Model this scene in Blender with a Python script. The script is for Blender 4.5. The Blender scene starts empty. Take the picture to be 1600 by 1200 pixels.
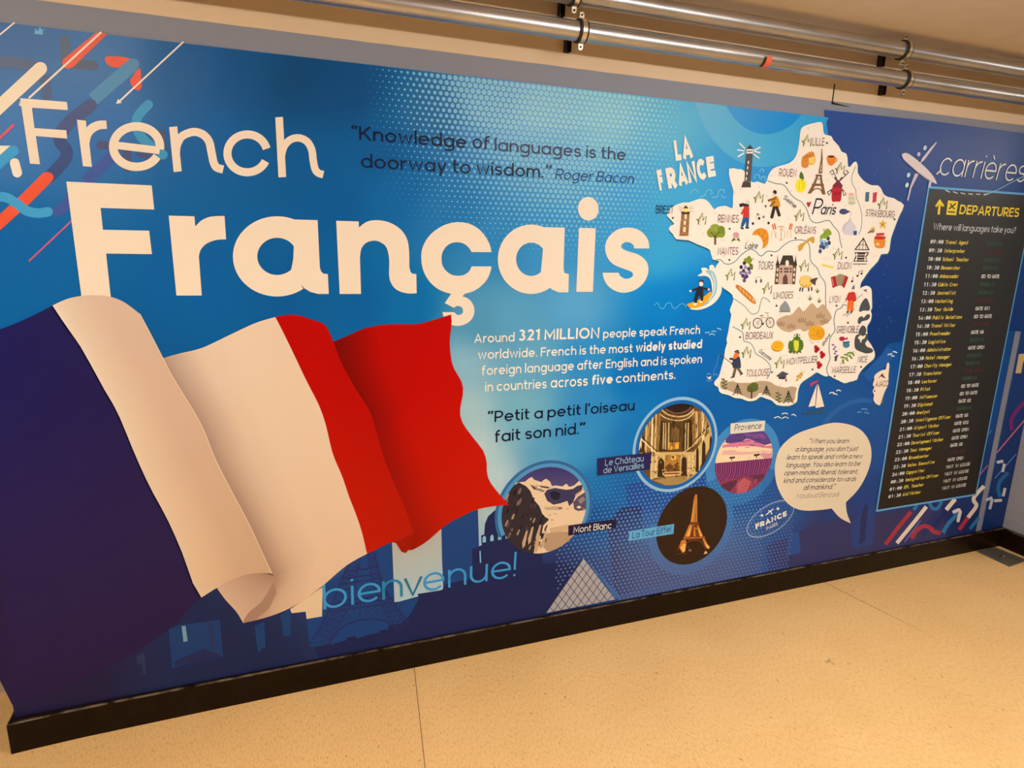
import bpy, bmesh, math, random
from mathutils import Matrix, Vector
random.seed(7)
scene = bpy.context.scene
COL = scene.collection
PI = math.pi

# ------------------------------------------------------------------ camera, world, light, exposure
FPX = 1009.261                       # focal length in pixels of a 1600 x 1200 frame
CAM_P = Vector((0.0, -2.0, 1.49))    # the mural is the plane y = 0, the floor z = 0, metres
ROT = (Matrix.Rotation(-0.356161, 3, 'Z') @ Matrix.Rotation(-0.025216, 3, 'Y') @ Matrix.Rotation(1.347691, 3, 'X'))
cd = bpy.data.cameras.new('camera')
cd.sensor_width = 36.0
cd.lens = FPX / 1600 * 36.0
cd.clip_start = 0.02
cam = bpy.data.objects.new('camera', cd)
COL.objects.link(cam)
cam.matrix_world = Matrix.Translation(CAM_P) @ ROT.to_4x4()
scene.camera = cam

w = bpy.data.worlds.new('world')
scene.world = w
w.use_nodes = True
w.node_tree.nodes['Background'].inputs[0].default_value = (1.0, 0.86, 0.70, 1)
w.node_tree.nodes['Background'].inputs[1].default_value = 0.015
scene.view_settings.view_transform = 'Standard'
scene.view_settings.look = 'None'
scene.view_settings.gamma = 1.0
scene.view_settings.use_curve_mapping = False
scene.view_settings.exposure = 0.0
# ceiling fixtures: (x, y, strength, colour)
CEIL = 2.245
LAMPS = [(-1.0, -1.75, 40.0, (1.0, 0.83, 0.63)), (1.75, -1.75, 40.5, (1.0, 0.92, 0.81)), (5.3, -1.75, 31.0, (1.0, 0.92, 0.80))]

# ------------------------------------------------------------------ helpers
def U(px, py):
    """the point of the mural plane seen at a pixel of the photograph -> (x, z)"""
    d = ROT @ Vector((px - 800, 600 - py, -FPX))
    t = -CAM_P.y / d.y
    return (d.x * t, CAM_P.z + d.z * t)
RI = ROT.transposed()
def F(x, z, y=0.0):
    v = RI @ (Vector((x, y, z)) - CAM_P)
    return (800 - FPX * v.x / v.z, 600 + FPX * v.y / v.z)
def lin1(c):
    c /= 255.0
    return c / 12.92 if c <= 0.04045 else ((c + 0.055) / 1.055) ** 2.4
WHITE = [lin1(v) for v in (250, 226, 198)]
def ink(c):
    """print colour: what white paper under the room's warm light looks like is divided out"""
    return tuple(min(0.9, max(0.0, lin1(c[i]) / WHITE[i] * 0.84 - (.006, .004, .0035)[i])) for i in range(3))

def node_mat(name, base=(.8, .8, .8), rough=0.5, metal=0.0, spec=0.5):
    m = bpy.data.materials.new(name)
    m.use_nodes = True
    b = m.node_tree.nodes['Principled BSDF']
    b.inputs['Base Color'].default_value = (*base, 1)
    b.inputs['Roughness'].default_value = rough
    b.inputs['Metallic'].default_value = metal
    b.inputs['Specular IOR Level'].default_value = spec
    return m, m.node_tree.nodes, m.node_tree.links, b

def noise_mat(name, c0, c1, scale=20, rough=0.6, metal=0.0, stretch=(1, 1, 1), bump=0.0, detail=4, lo=.35, hi=.65, spec=0.5):
    m, N, L, b = node_mat(name, c0, rough, metal, spec)
    tc = N.new('ShaderNodeTexCoord'); mp = N.new('ShaderNodeMapping'); mp.inputs['Scale'].default_value = stretch
    n = N.new('ShaderNodeTexNoise'); n.inputs['Scale'].default_value = scale; n.inputs['Detail'].default_value = detail
    r = N.new('ShaderNodeValToRGB')
    r.color_ramp.elements[0].position = lo; r.color_ramp.elements[1].position = hi
    r.color_ramp.elements[0].color = (*c0, 1); r.color_ramp.elements[1].color = (*c1, 1)
    L.new(tc.outputs['Object'], mp.inputs[0]); L.new(mp.outputs[0], n.inputs[0]); L.new(n.outputs[0], r.inputs[0])
    L.new(r.outputs[0], b.inputs['Base Color'])
    if bump:
        bp = N.new('ShaderNodeBump'); bp.inputs['Strength'].default_value = bump; bp.inputs['Distance'].default_value = 0.002
        L.new(n.outputs[0], bp.inputs['Height']); L.new(bp.outputs[0], b.inputs['Normal'])
    return m

def tag(o, label=None, cat=None, group=None, kind=None):
    if label: o['label'] = label
    if cat: o['category'] = cat
    if group: o['group'] = group
    if kind: o['kind'] = kind
    return o
def empty(name, loc=(0, 0, 0)):
    o = bpy.data.objects.new(name, None)
    o.empty_display_size = 0.1
    COL.objects.link(o); o.location = loc
    return o
def obj(name, bm, mat, parent=None, smooth=False):
    me = bpy.data.meshes.new(name)
    bmesh.ops.recalc_face_normals(bm, faces=bm.faces)
    bm.to_mesh(me); bm.free()
    me.materials.append(mat)
    if smooth:
        for p in me.polygons: p.use_smooth = True
    o = bpy.data.objects.new(name, me)
    COL.objects.link(o)
    if parent:
        o.parent = parent
        o.matrix_parent_inverse = Matrix.Translation(-parent.location) if parent.type == 'EMPTY' else Matrix.Identity(4)
    return o
def box(bm, x0, x1, y0, y1, z0, z1):
    vs = [bm.verts.new(p) for p in ((x0, y0, z0), (x1, y0, z0), (x1, y1, z0), (x0, y1, z0), (x0, y0, z1), (x1, y0, z1), (x1, y1, z1), (x0, y1, z1))]
    for f in ((0, 3, 2, 1), (4, 5, 6, 7), (0, 1, 5, 4), (1, 2, 6, 5), (2, 3, 7, 6), (3, 0, 4, 7)):
        bm.faces.new([vs[i] for i in f])
def prism(bm, prof, path_pts, frames):
    """profile points (a,b) swept through frames: list of (origin, axis a, axis b)"""
    rings = [[bm.verts.new(Vector(o) + Vector(A) * a + Vector(B) * b) for a, b in prof] for o, A, B in frames]
    n = len(prof)
    for i in range(len(rings) - 1):
        for k in range(n):
            bm.faces.new((rings[i][k], rings[i][(k + 1) % n], rings[i + 1][(k + 1) % n], rings[i + 1][k]))
    bm.faces.new(rings[0]); bm.faces.new(rings[-1][::-1])

# ------------------------------------------------------------------ print sheets: flat artwork on the mural
m, N, L, b = node_mat('mural_print', (.8, .8, .8), 0.36, 0, 0.16)
at = N.new('ShaderNodeAttribute'); at.attribute_name = 'print'
L.new(at.outputs['Color'], b.inputs['Base Color'])
nz = N.new('ShaderNodeTexNoise'); nz.inputs['Scale'].default_value = 160; nz.inputs['Detail'].default_value = 3
bp = N.new('ShaderNodeBump'); bp.inputs['Strength'].default_value = 0.06; bp.inputs['Distance'].default_value = 0.001
tc = N.new('ShaderNodeTexCoord'); L.new(tc.outputs['Object'], nz.inputs[0]); L.new(nz.outputs[0], bp.inputs['Height']); L.new(bp.outputs[0], b.inputs['Normal'])
PRINT = m
FACE = -0.004          # front of the mural sheet

def ribbon(pts, w, closed=False):
    """list of quads along a polyline, mitred"""
    n = len(pts); out = []; offs = []
    h = w / 2
    for i in range(n):
        if closed: a, c = pts[i - 1], pts[(i + 1) % n]
        else: a, c = pts[max(0, i - 1)], pts[min(n - 1, i + 1)]
        p = pts[i]
        d1 = (p[0] - a[0], p[1] - a[1]); d2 = (c[0] - p[0], c[1] - p[1])
        l1 = math.hypot(*d1); l2 = math.hypot(*d2)
        if l1 < 1e-9: d1, l1 = d2, l2
        if l2 < 1e-9: d2, l2 = d1, l1
        if l1 < 1e-9: d1 = d2 = (1, 0); l1 = l2 = 1
        n1 = (-d1[1] / l1, d1[0] / l1); n2 = (-d2[1] / l2, d2[0] / l2)
        mx, my = n1[0] + n2[0], n1[1] + n2[1]
        q = mx * mx + my * my
        if q < 0.15: mx, my, q = n1[0], n1[1], 1.0; k = 1.0
        else: k = min(2.0 / q, 2.2)
        offs.append((mx * k * h, my * k * h))
    m = n if closed else n - 1
    for i in range(m):
        j = (i + 1) % n
        out.append([(pts[i][0] + offs[i][0], pts[i][1] + offs[i][1]), (pts[j][0] + offs[j][0], pts[j][1] + offs[j][1]),
                    (pts[j][0] - offs[j][0], pts[j][1] - offs[j][1]), (pts[i][0] - offs[i][0], pts[i][1] - offs[i][1])])
    return out
def arc(cx, cy, rx, ry, a0, a1, n=None):
    n = n or max(4, int(abs(a1 - a0) / 11))
    return [(cx + rx * math.cos(math.radians(a0 + (a1 - a0) * i / n)), cy + ry * math.sin(math.radians(a0 + (a1 - a0) * i / n))) for i in range(n + 1)]
def smooth(pts, closed=False, k=5):
    """Catmull-Rom through the points"""
    n = len(pts); out = []
    for i in range(n if closed else n - 1):
        if closed: p0, p1, p2, p3 = pts[i - 1], pts[i], pts[(i + 1) % n], pts[(i + 2) % n]
        else: p0, p1, p2, p3 = pts[max(i - 1, 0)], pts[i], pts[i + 1], pts[min(i + 2, n - 1)]
        for s in range(k):
            t = s / k
            out.append(tuple(0.5 * (2 * p1[a] + (p2[a] - p0[a]) * t + (2 * p0[a] - 5 * p1[a] + 4 * p2[a] - p3[a]) * t * t + (3 * p1[a] - p0[a] - 3 * p2[a] + p3[a]) * t ** 3) for a in (0, 1)))
    if not closed: out.append(pts[-1])
    return out
def clip_convex(poly, clip):
    area = sum(clip[i - 1][0] * clip[i][1] - clip[i][0] * clip[i - 1][1] for i in range(len(clip)))
    if area < 0: clip = clip[::-1]
    out = poly
    for i in range(len(clip)):
        a, c = clip[i - 1], clip[i]
        inp, out = out, []
        if not inp: return []
        side = lambda p: (c[0] - a[0]) * (p[1] - a[1]) - (c[1] - a[1]) * (p[0] - a[0])
        for k in range(len(inp)):
            p, q = inp[k - 1], inp[k]
            sp, sq = side(p), side(q)
            if sp * sq < 0:
                t = sp / (sp - sq)
                out.append((p[0] + (q[0] - p[0]) * t, p[1] + (q[1] - p[1]) * t))
            if sq >= 0: out.append(q)
    return out

def lerp3(a, b_, t): return tuple(a[i] + (b_[i] - a[i]) * t for i in range(3))
class Sheet:
    count = 0
    """collects flat shapes given in pixels of the photograph (or in crop units) and lays them on the mural plane"""
    def __init__(self, name, layer, parent, crop=(0, 0, 1.0), clip=None, cap=110):
        self.cap = cap
        self.name, self.layer, self.parent, self.crop, self.clip = name, layer, parent, crop, clip
        self.v, self.f, self.c = [], [], []; self.n = 0
        Sheet.count += 1; self.j = (Sheet.count % 8) * 0.000007
    def at(self, crop): self.crop = crop; return self
    def px(self, p): return (self.crop[0] + p[0] / self.crop[2], self.crop[1] + p[1] / self.crop[2])
    def _y(self, wrap=False):
        self.n += 1
        if wrap and self.n >= self.cap: self.n = 6
        return FACE - self.layer * 0.00023 - self.j - min(self.n, self.cap) * 0.0000015
    def wall(self, pts, col, y=None, albedo=False):          # points already on the wall
        if len(pts) < 3: return
        y = self._y() if y is None else y
        i0 = len(self.v)
        self.v += [(p[0], y, p[1]) for p in pts]
        self.f.append(list(range(i0, i0 + len(pts))))
        if isinstance(col, list): self.c.append([ink(k) for k in col])
        else: self.c.append([ink(col)] * len(pts))
    def raw(self, pts, col, y=None):                         # crop units -> wall
        q = [self.px(p) for p in pts]
        if self.clip: q = clip_convex(q, self.clip)
        self.wall([U(*p) for p in q], col, y)
    def f_(self, col, pts, sm=False):
        self.raw(smooth(pts, True, 4) if sm else pts, col); return self
    def l_(self, col, wd, pts, sm=False, closed=False, cap=False):
        if sm: pts = smooth(pts, closed, 4)
        y = self._y()
        for q in ribbon(pts, wd, closed): self.raw(q, col, y)
        if cap:
            for p in (pts[0], pts[-1]):
                y = self._y(); self.raw(arc(p[0], p[1], wd / 2, wd / 2, 0, 360, 18)[:-1], col, y)
        return self
    def e_(self, col, cx, cy, rx, ry, n=22, rot=0):
        c, s = math.cos(math.radians(rot)), math.sin(math.radians(rot))
        pts = [(cx + x * c - y * s, cy + x * s + y * c) for x, y in arc(0, 0, rx, ry, 0, 360, n)[:-1]]
        self.raw(pts, col); return self
    def grid(self, P, colf, y=None):                         # P[i][j] crop points, colf(s,t)
        y = self._y() if y is None else y
        ni, nj = len(P), len(P[0]); i0 = len(self.v)
        for i in range(ni):
            for j in range(nj):
                x, z = U(*self.px(P[i][j])); self.v.append((x, y, z))
        cc = [[ink(colf(j / (nj - 1), i / (ni - 1))) for j in range(nj)] for i in range(ni)]
        for i in range(ni - 1):
            for j in range(nj - 1):
                self.f.append([i0 + i * nj + j, i0 + i * nj + j + 1, i0 + (i + 1) * nj + j + 1, i0 + (i + 1) * nj + j])
                self.c.append([cc[i][j], cc[i][j + 1], cc[i + 1][j + 1], cc[i + 1][j]])
        return self
    def done(self, label=None):
        me = bpy.data.meshes.new(self.name)
        me.from_pydata(self.v, [], self.f)
        a = me.color_attributes.new('print', 'FLOAT_COLOR', 'CORNER')
        flat = []
        for f in self.c:
            for k in f: flat += [k[0], k[1], k[2], 1.0]
        a.data.foreach_set('color', flat)
        me.materials.append(PRINT)
        o = bpy.data.objects.new(self.name, me)
        COL.objects.link(o); o.parent = self.parent
        o.location = -self.origin() if self.parent else (0, 0, 0)
        if label: o['label'] = label
        return o
    def origin(self):
        p = self.parent; v = Vector((0, 0, 0))
        while p: v += p.location; p = p.parent
        return v

# ------------------------------------------------------------------ a monoline geometric alphabet (x-height = 1)
CAP, ASC = 1.40, 1.45
def glyph(ch, w):
    h = w / 2; R = .52; S = []
    P = lambda *p: S.append(list(p))
    def bowl(cx=R): S.append(arc(cx, .5, R - h, .5 - h + .01, 0, 360))
    def dot(x, y, r=None): S.append(('p', arc(x, y, r or h * 1.15, r or h * 1.15, 0, 360, 14)[:-1]))
    acc = {'é': ('e', 1), 'è': ('e', -1), 'â': ('a', 0), 'ô': ('o', 0), 'É': ('E', 1), 'ç': ('c', 9)}
    if ch in acc:
        s, a = glyph(acc[ch][0], w); c, k = acc[ch]
        W = a / 2; y = 1.2 if c.islower() else CAP + .18
        if k == 1: s.append([(W - .1, y - .02), (W + .12, y + .22)])
        elif k == -1: s.append([(W + .1, y - .02), (W - .12, y + .22)])
        elif k == 0: s.append([(W - .22, y), (W, y + .2), (W + .22, y)])
        else: s.append([(W, 0), (W + .08, -.15), (W - .1, -.3)])
        return s, a
    A = 2 * R
    if ch == 'a': bowl(); P((2 * R - h, 1), (2 * R - h, 0))
    elif ch == 'b': P((h, ASC), (h, 0)); bowl()
    elif ch == 'c': S.append(arc(R, .5, R - h, .5 - h + .01, 42, 318)); A = .94
    elif ch == 'd': bowl(); P((2 * R - h, ASC), (2 * R - h, 0))
    elif ch == 'e': S.append(arc(R, .5, R - h, .5 - h + .01, 0, 318)); P((h, .5), (2 * R - h * .2, .5))
    elif ch == 'f': A = .6; S.append(arc(.52, 1.1, .52 - .2 - h + h, .36 - h, 75, 180) + [(.2, 0)]); P((0, 1 - h), (.56, 1 - h))
    elif ch == 'g': bowl(); S.append([(2 * R - h, 1)] + arc(R, -.08, R - h, .36 - h, 0, -145))
    elif ch in 'nh':
        A = .92; rx = A / 2 - h; ry = min(rx, .45)
        P((h, ASC if ch == 'h' else 1), (h, 0)); S.append([(h, 1 - h - ry)] + arc(A / 2, 1 - h - ry, rx, ry + .01, 180, 0) + [(A - h, 0)])
    elif ch == 'm':
        A = 1.46; rx = (A - w) / 4; ry = .4
        P((h, 1), (h, 0))
        for k in (0, 1): S.append(arc(h + rx + 2 * rx * k, 1 - h - ry, rx, ry + .01, 180, 0) + [(h + 2 * rx * (k + 1), 0)])
    elif ch in 'il': A = w; P((h, 1 if ch == 'i' else ASC), (h, 0)); (dot(h, 1.3) if ch == 'i' else None)
    elif ch == 'j': A = w; S.append([(h, 1), (h, -.2)] + arc(-.2 + h, -.2, .2, .22 - h, 0, -90)); dot(h, 1.3)
    elif ch == 'k': A = .86; P((h, ASC), (h, 0)); P((h, .36), (.74, 1)); P((.36, .6), (.8, 0))
    elif ch == 'o': bowl()
    elif ch == 'p': P((h, 1), (h, -.42)); bowl()
    elif ch == 'q': P((2 * R - h, 1), (2 * R - h, -.42)); bowl()
    elif ch == 'r': A = .58; P((h, 1), (h, 0)); S.append(arc(.56, .5, .56 - h, .5 - h + .01, 180, 86))
    elif ch == 's':
        A = .78; ry = (.5 - h) / 2
        S.append(arc(A / 2, .5 + ry, A / 2 - h, ry + .01, 22, 262) + arc(A / 2, .5 - ry, A / 2 - h, ry + .01, 82, -158))
    elif ch == 't': A = .62; S.append([(.24, 1.36), (.24, .3)] + arc(.54, .3, .3, .3 - h, 180, 278)); P((0, 1 - h), (.6, 1 - h))
    elif ch == 'u': A = .92; rx = A / 2 - h; S.append([(h, 1)] + arc(A / 2, h + .42, rx, .43, 180, 360) + [(A - h, 1)]); P((A - h, 1), (A - h, 0))
    elif ch == 'v': A = .9; P((h * .9, 1), (A / 2, h * .4), (A - h * .9, 1))
    elif ch == 'w': A = 1.36; P((h * .9, 1), (A * .28, h * .4), (A / 2, .95), (A * .72, h * .4), (A - h * .9, 1))
    elif ch == 'x': A = .86; P((h, 1), (A - h, 0)); P((A - h, 1), (h, 0))
    elif ch == 'y': A = .9; P((h * .9, 1), (A / 2, .02)); P((A - h * .9, 1), (.26, -.42))
    elif ch == 'z': A = .8; P((.04, 1 - h), (A - w * .9, 1 - h), (w * .8, h), (A - .02, h))
    elif ch == 'A': A = 1.28; P((h * .9, 0), (A / 2, CAP - h * .6), (A - h * .9, 0)); P((.26, .42), (A - .26, .42))
    elif ch == 'B': A = 1.02; P((h, 0), (h, CAP)); S.append([(h, CAP - h), (.55, CAP - h)] + arc(.55, .74 + (CAP - h - .74) / 2, .36, (CAP - h - .74) / 2, 90, -90) + [(h, .74)]); S.append([(.55, .74)] + arc(.58, (.74 + h) / 2, .42 - h * .4, (.74 - h) / 2, 90, -90) + [(h, h)])
    elif ch == 'C': A = 1.26; S.append(arc(.68, CAP / 2, .68 - h, CAP / 2 - h + .01, 40, 320))
    elif ch == 'D': A = 1.2; P((h, 0), (h, CAP)); S.append([(h, CAP - h), (.5, CAP - h)] + arc(.5, CAP / 2, A - .5 - h, CAP / 2 - h, 90, -90) + [(h, h)])
    elif ch in 'EFL':
        A = .9; P((h, 0), (h, CAP))
        if ch != 'L': P((h, CAP - h), (A, CAP - h)); P((h, .72), (A - .06, .72))
        if ch != 'F': P((h, h), (A, h))
    elif ch == 'G': A = 1.36; S.append(arc(.68, CAP / 2, .68 - h, CAP / 2 - h + .01, 42, 350) + [(1.34 - h, .7), (.75, .7)])
    elif ch == 'H': A = 1.14; P((h, 0), (h, CAP)); P((A - h, 0), (A - h, CAP)); P((h, .72), (A - h, .72))
    elif ch == 'I': A = w; P((h, 0), (h, CAP))
    elif ch == 'J': A = .74; S.append([(A - h, CAP), (A - h, .34)] + arc(A / 2, .34, A / 2 - h, .34 - h, 0, -150))
    elif ch == 'K': A = 1.08; P((h, 0), (h, CAP)); P((h, .5), (.98, CAP)); P((.4, .8), (1.02, 0))
    elif ch == 'M': A = 1.4; P((h, 0), (h, CAP - h), (A / 2, .35), (A - h, CAP - h), (A - h, 0))
    elif ch == 'N': A = 1.16; P((h, 0), (h, CAP - h * .5), (A - h, h * .5), (A - h, CAP))
    elif ch == 'O': A = 1.42; S.append(arc(.71, CAP / 2, .71 - h, CAP / 2 - h + .01, 0, 360))
    elif ch == 'Q': A = 1.42; S.append(arc(.71, CAP / 2, .71 - h, CAP / 2 - h + .01, 0, 360)); P((.9, .35), (1.3, 0))
    elif ch in 'PR':
        A = 1.0; P((h, 0), (h, CAP)); ym = .58; S.append([(h, CAP - h), (.5, CAP - h)] + arc(.5, (CAP - h + ym) / 2, A - .5 - h, (CAP - h - ym) / 2, 90, -90) + [(h, ym)])
        if ch == 'R': P((.5, ym), (A - h * .6, 0))
    elif ch == 'S':
        A = 1.0; ry = (CAP / 2 - h) / 2
        S.append(arc(A / 2, CAP / 2 + ry, A / 2 - h, ry + .01, 25, 262) + arc(A / 2, CAP / 2 - ry, A / 2 - h, ry + .01, 82, -155))
    elif ch == 'T': A = 1.02; P((A / 2, 0), (A / 2, CAP)); P((0, CAP - h), (A, CAP - h))
    elif ch == 'U': A = 1.14; S.append([(h, CAP)] + arc(A / 2, .52, A / 2 - h, .52 - h, 180, 360) + [(A - h, CAP)])
    elif ch == 'V': A = 1.2; P((h, CAP), (A / 2, h * .5), (A - h, CAP))
    elif ch == 'W': A = 1.8; P((h, CAP), (A * .27, h * .5), (A / 2, CAP - .1), (A * .73, h * .5), (A - h, CAP))
    elif ch == 'X': A = 1.15; P((h, CAP), (A - h, 0)); P((A - h, CAP), (h, 0))
    elif ch == 'Y': A = 1.15; P((h, CAP), (A / 2, .62), (A - h, CAP)); P((A / 2, .65), (A / 2, 0))
    elif ch == 'Z': A = 1.05; P((0, CAP - h), (A - w * .8, CAP - h), (w * .8, h), (A, h))
    elif ch == '0': A = .95; S.append(arc(A / 2, CAP / 2, A / 2 - h, CAP / 2 - h, 0, 360))
    elif ch == 'Ø': A = .95; S.append(arc(A / 2, CAP / 2, A / 2 - h, CAP / 2 - h, 0, 360)); P((.22, .3), (.73, 1.1))
    elif ch == '1': A = .55; P((.05, 1.12), (.4, CAP - h), (.4, 0))
    elif ch == '2': A = .9; S.append(arc(.45, CAP - .42, .42 - h, .42 - h, 165, -35) + [(w * .8, h), (A, h)])
    elif ch == '3': A = .9; S.append(arc(.42, CAP - .36, .38 - h, .36 - h, 150, -90)); S.append(arc(.42, .4, .45 - h, .4 - h + .02, 90, -150))
    elif ch == '4': A = .98; P((.72, 0), (.72, CAP - h), (.08, .36), (A, .36))
    elif ch == '5': A = .9; S.append([(.8, CAP - h), (.2, CAP - h), (.14, .78)] + arc(.43, .45, .45 - h, .45 - h, 120, -150))
    elif ch == '6': A = .95; S.append(arc(A / 2, .44, A / 2 - h, .44 - h, 0, 360)); P((.14, .58), (.6, CAP))
    elif ch == '7': A = .88; P((0, CAP - h), (.82, CAP - h), (.3, 0))
    elif ch == '8': A = .92; S.append(arc(A / 2, CAP - .36, .38 - h, .35 - h, 0, 360)); S.append(arc(A / 2, .4, .46 - h, .4 - h, 0, 360))
    elif ch == '9': A = .95; S.append(arc(A / 2, CAP - .44, A / 2 - h, .44 - h, 0, 360)); P((.8, .8), (.34, 0))
    elif ch == '.': A = w * 1.1; dot(h * 1.1, h * 1.1)
    elif ch == ',': A = w * 1.1; P((h * 1.4, w), (h * .6, -.2))
    elif ch == ':': A = w * 1.2; dot(h * 1.1, .2); dot(h * 1.1, .85)
    elif ch == '!': A = w; P((h, CAP), (h, .38)); dot(h, h * 1.1)
    elif ch == '?': A = .8; S.append(arc(.4, CAP - .4, .38 - h, .38 - h, 165, -40) + [(.4, .55), (.4, .36)]); dot(.4, h * 1.1)
    elif ch == '-': A = .5; P((.02, .5), (.48, .5))
    elif ch == "'": A = w; P((h, ASC), (h, 1.05))
    elif ch == '“':
        A = .52; q = max(h, .09)
        for k in (0, .3): dot(.11 + k, 1.12, q); P((.06 + k, 1.1), (.2 + k, 1.42))
    elif ch == '”':
        A = .52; q = max(h, .09)
        for k in (0, .3): dot(.13 + k, 1.32, q); P((.2 + k, 1.34), (.06 + k, 1.02))
    else: A = .42
    return S, A

def text(sh, s, p0, p1, xh, col, w=.16, skew=0.0, track=.17, capref=False, mono=None, wall=False, slab=False):
    """lay a line of lettering with its baseline from pixel p0 to pixel p1; xh = x-height (or cap height) in pixels at p0"""
    q0, q1 = (sh.px(p0), sh.px(p1)) if not wall else (p0, p1)
    a = U(*q0) if not wall else p0
    e = U(*q1) if not wall else p1
    if wall: k = xh
    else:
        t = U(q0[0], q0[1] - xh / sh.crop[2]); k = abs(t[1] - a[1])
    if capref: k /= CAP
    x = 0; items = []
    for ch in s:
        if ch == ' ': x += .42 if mono is None else mono; continue
        S, A = glyph(ch, w)
        items.append((S, x if mono is None else x + (mono - A) / 2 - track / 2)); x += (A + track) if mono is None else mono
    tot = x - track
    dx, dz = e[0] - a[0], e[1] - a[1]
    ln = math.hypot(dx, dz); ux, uz = dx / ln, dz / ln
    sx = ln / tot
    for S, ox in items:
        for st in S:
            y = sh._y(True)
            polys = [st[1]] if st[0] == 'p' else ribbon(st, w)
            for q in polys:
                sh.wall([(a[0] + ux * (sx * (ox + u) + skew * v * k) - uz * v * k, a[1] + uz * (sx * (ox + u) + skew * v * k) + ux * v * k) for u, v in q], col, y)
    return sh

# ------------------------------------------------------------------ the room
X0, X1 = -0.754, 3.48           # ends of the wall that carries the mural
BASE_T = 0.10                   # top of the baseboard
MUR_T = 1.955                   # top of the mural
GREY_T = 2.014                  # where the grey paint stops
RX0, RX1, RY0 = -3.4, 7.4, -4.6

m, N, L, b = node_mat('wall_paint', (.5, .5, .5), 0.62, 0, 0.35)
tc = N.new('ShaderNodeTexCoord'); sp = N.new('ShaderNodeSeparateXYZ'); L.new(tc.outputs['Object'], sp.inputs[0])
nz = N.new('ShaderNodeTexNoise'); nz.inputs['Scale'].default_value = 9; nz.inputs['Detail'].default_value = 8; L.new(tc.outputs['Object'], nz.inputs[0])
ad = N.new('ShaderNodeMath'); ad.operation = 'MULTIPLY_ADD'; ad.inputs[1].default_value = 0.004; L.new(nz.outputs[0], ad.inputs[0]); L.new(sp.outputs['Z'], ad.inputs[2])
gt = N.new('ShaderNodeMath'); gt.operation = 'GREATER_THAN'; gt.inputs[1].default_value = GREY_T + .002; L.new(ad.outputs[0], gt.inputs[0])
mx = N.new('ShaderNodeMix'); mx.data_type = 'RGBA'; L.new(gt.outputs[0], mx.inputs[0])
mx.inputs[6].default_value = (.235, .275, .39, 1); mx.inputs[7].default_value = (.70, .575, .43, 1)
L.new(mx.outputs[2], b.inputs['Base Color'])
n2 = N.new('ShaderNodeTexNoise'); n2.inputs['Scale'].default_value = 220; L.new(tc.outputs['Object'], n2.inputs[0])
bp = N.new('ShaderNodeBump'); bp.inputs['Strength'].default_value = .25; bp.inputs['Distance'].default_value = .002
L.new(n2.outputs[0], bp.inputs['Height']); L.new(bp.outputs[0], b.inputs['Normal'])
M_WALL = m
M_CREAM = noise_mat('cream_paint', (.36, .32, .27), (.40, .35, .30), 30, 0.7)
M_CEIL = noise_mat('ceiling_paint', (.72, .62, .52), (.76, .66, .56), 14, 0.75)
M_GREY = noise_mat('grey_wall_paint', (.29, .32, .40), (.32, .35, .43), 60, 0.6, bump=.15)
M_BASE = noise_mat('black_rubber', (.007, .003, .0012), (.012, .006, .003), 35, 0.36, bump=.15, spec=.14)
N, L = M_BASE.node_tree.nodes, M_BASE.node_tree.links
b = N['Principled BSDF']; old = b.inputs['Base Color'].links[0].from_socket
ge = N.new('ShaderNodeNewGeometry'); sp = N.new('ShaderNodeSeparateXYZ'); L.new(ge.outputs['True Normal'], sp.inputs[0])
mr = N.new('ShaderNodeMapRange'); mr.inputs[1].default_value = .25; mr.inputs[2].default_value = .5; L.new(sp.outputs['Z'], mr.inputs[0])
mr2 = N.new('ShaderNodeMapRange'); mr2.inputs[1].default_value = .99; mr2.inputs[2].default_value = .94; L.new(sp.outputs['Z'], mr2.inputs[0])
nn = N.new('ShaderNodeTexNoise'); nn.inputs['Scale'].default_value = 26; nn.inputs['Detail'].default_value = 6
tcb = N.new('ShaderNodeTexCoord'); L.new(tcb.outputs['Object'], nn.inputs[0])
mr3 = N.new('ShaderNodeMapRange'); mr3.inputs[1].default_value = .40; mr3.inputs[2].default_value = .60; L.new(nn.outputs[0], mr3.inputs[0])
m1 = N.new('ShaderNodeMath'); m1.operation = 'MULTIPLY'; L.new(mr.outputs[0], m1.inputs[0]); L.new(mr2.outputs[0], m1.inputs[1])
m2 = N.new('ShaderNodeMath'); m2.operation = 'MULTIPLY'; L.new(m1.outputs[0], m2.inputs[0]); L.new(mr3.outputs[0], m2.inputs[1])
mxx = N.new('ShaderNodeMix'); mxx.data_type = 'RGBA'; L.new(m2.outputs[0], mxx.inputs[0]); L.new(old, mxx.inputs[6]); mxx.inputs[7].default_value = (.16, .13, .10, 1)  # paler top edge, broken like wear, painted in for its highlight
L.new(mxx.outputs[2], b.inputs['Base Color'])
M_COVE = noise_mat('tan_rubber', (.40, .36, .31), (.46, .42, .36), 30, 0.5)
M_DARK = noise_mat('dark_steel', (.020, .015, .011), (.045, .034, .025), 40, 0.5, 0.6)
M_NAVY = noise_mat('dark_navy_print', (.012, .016, .03), (.016, .02, .036), 12, 0.4)

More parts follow.
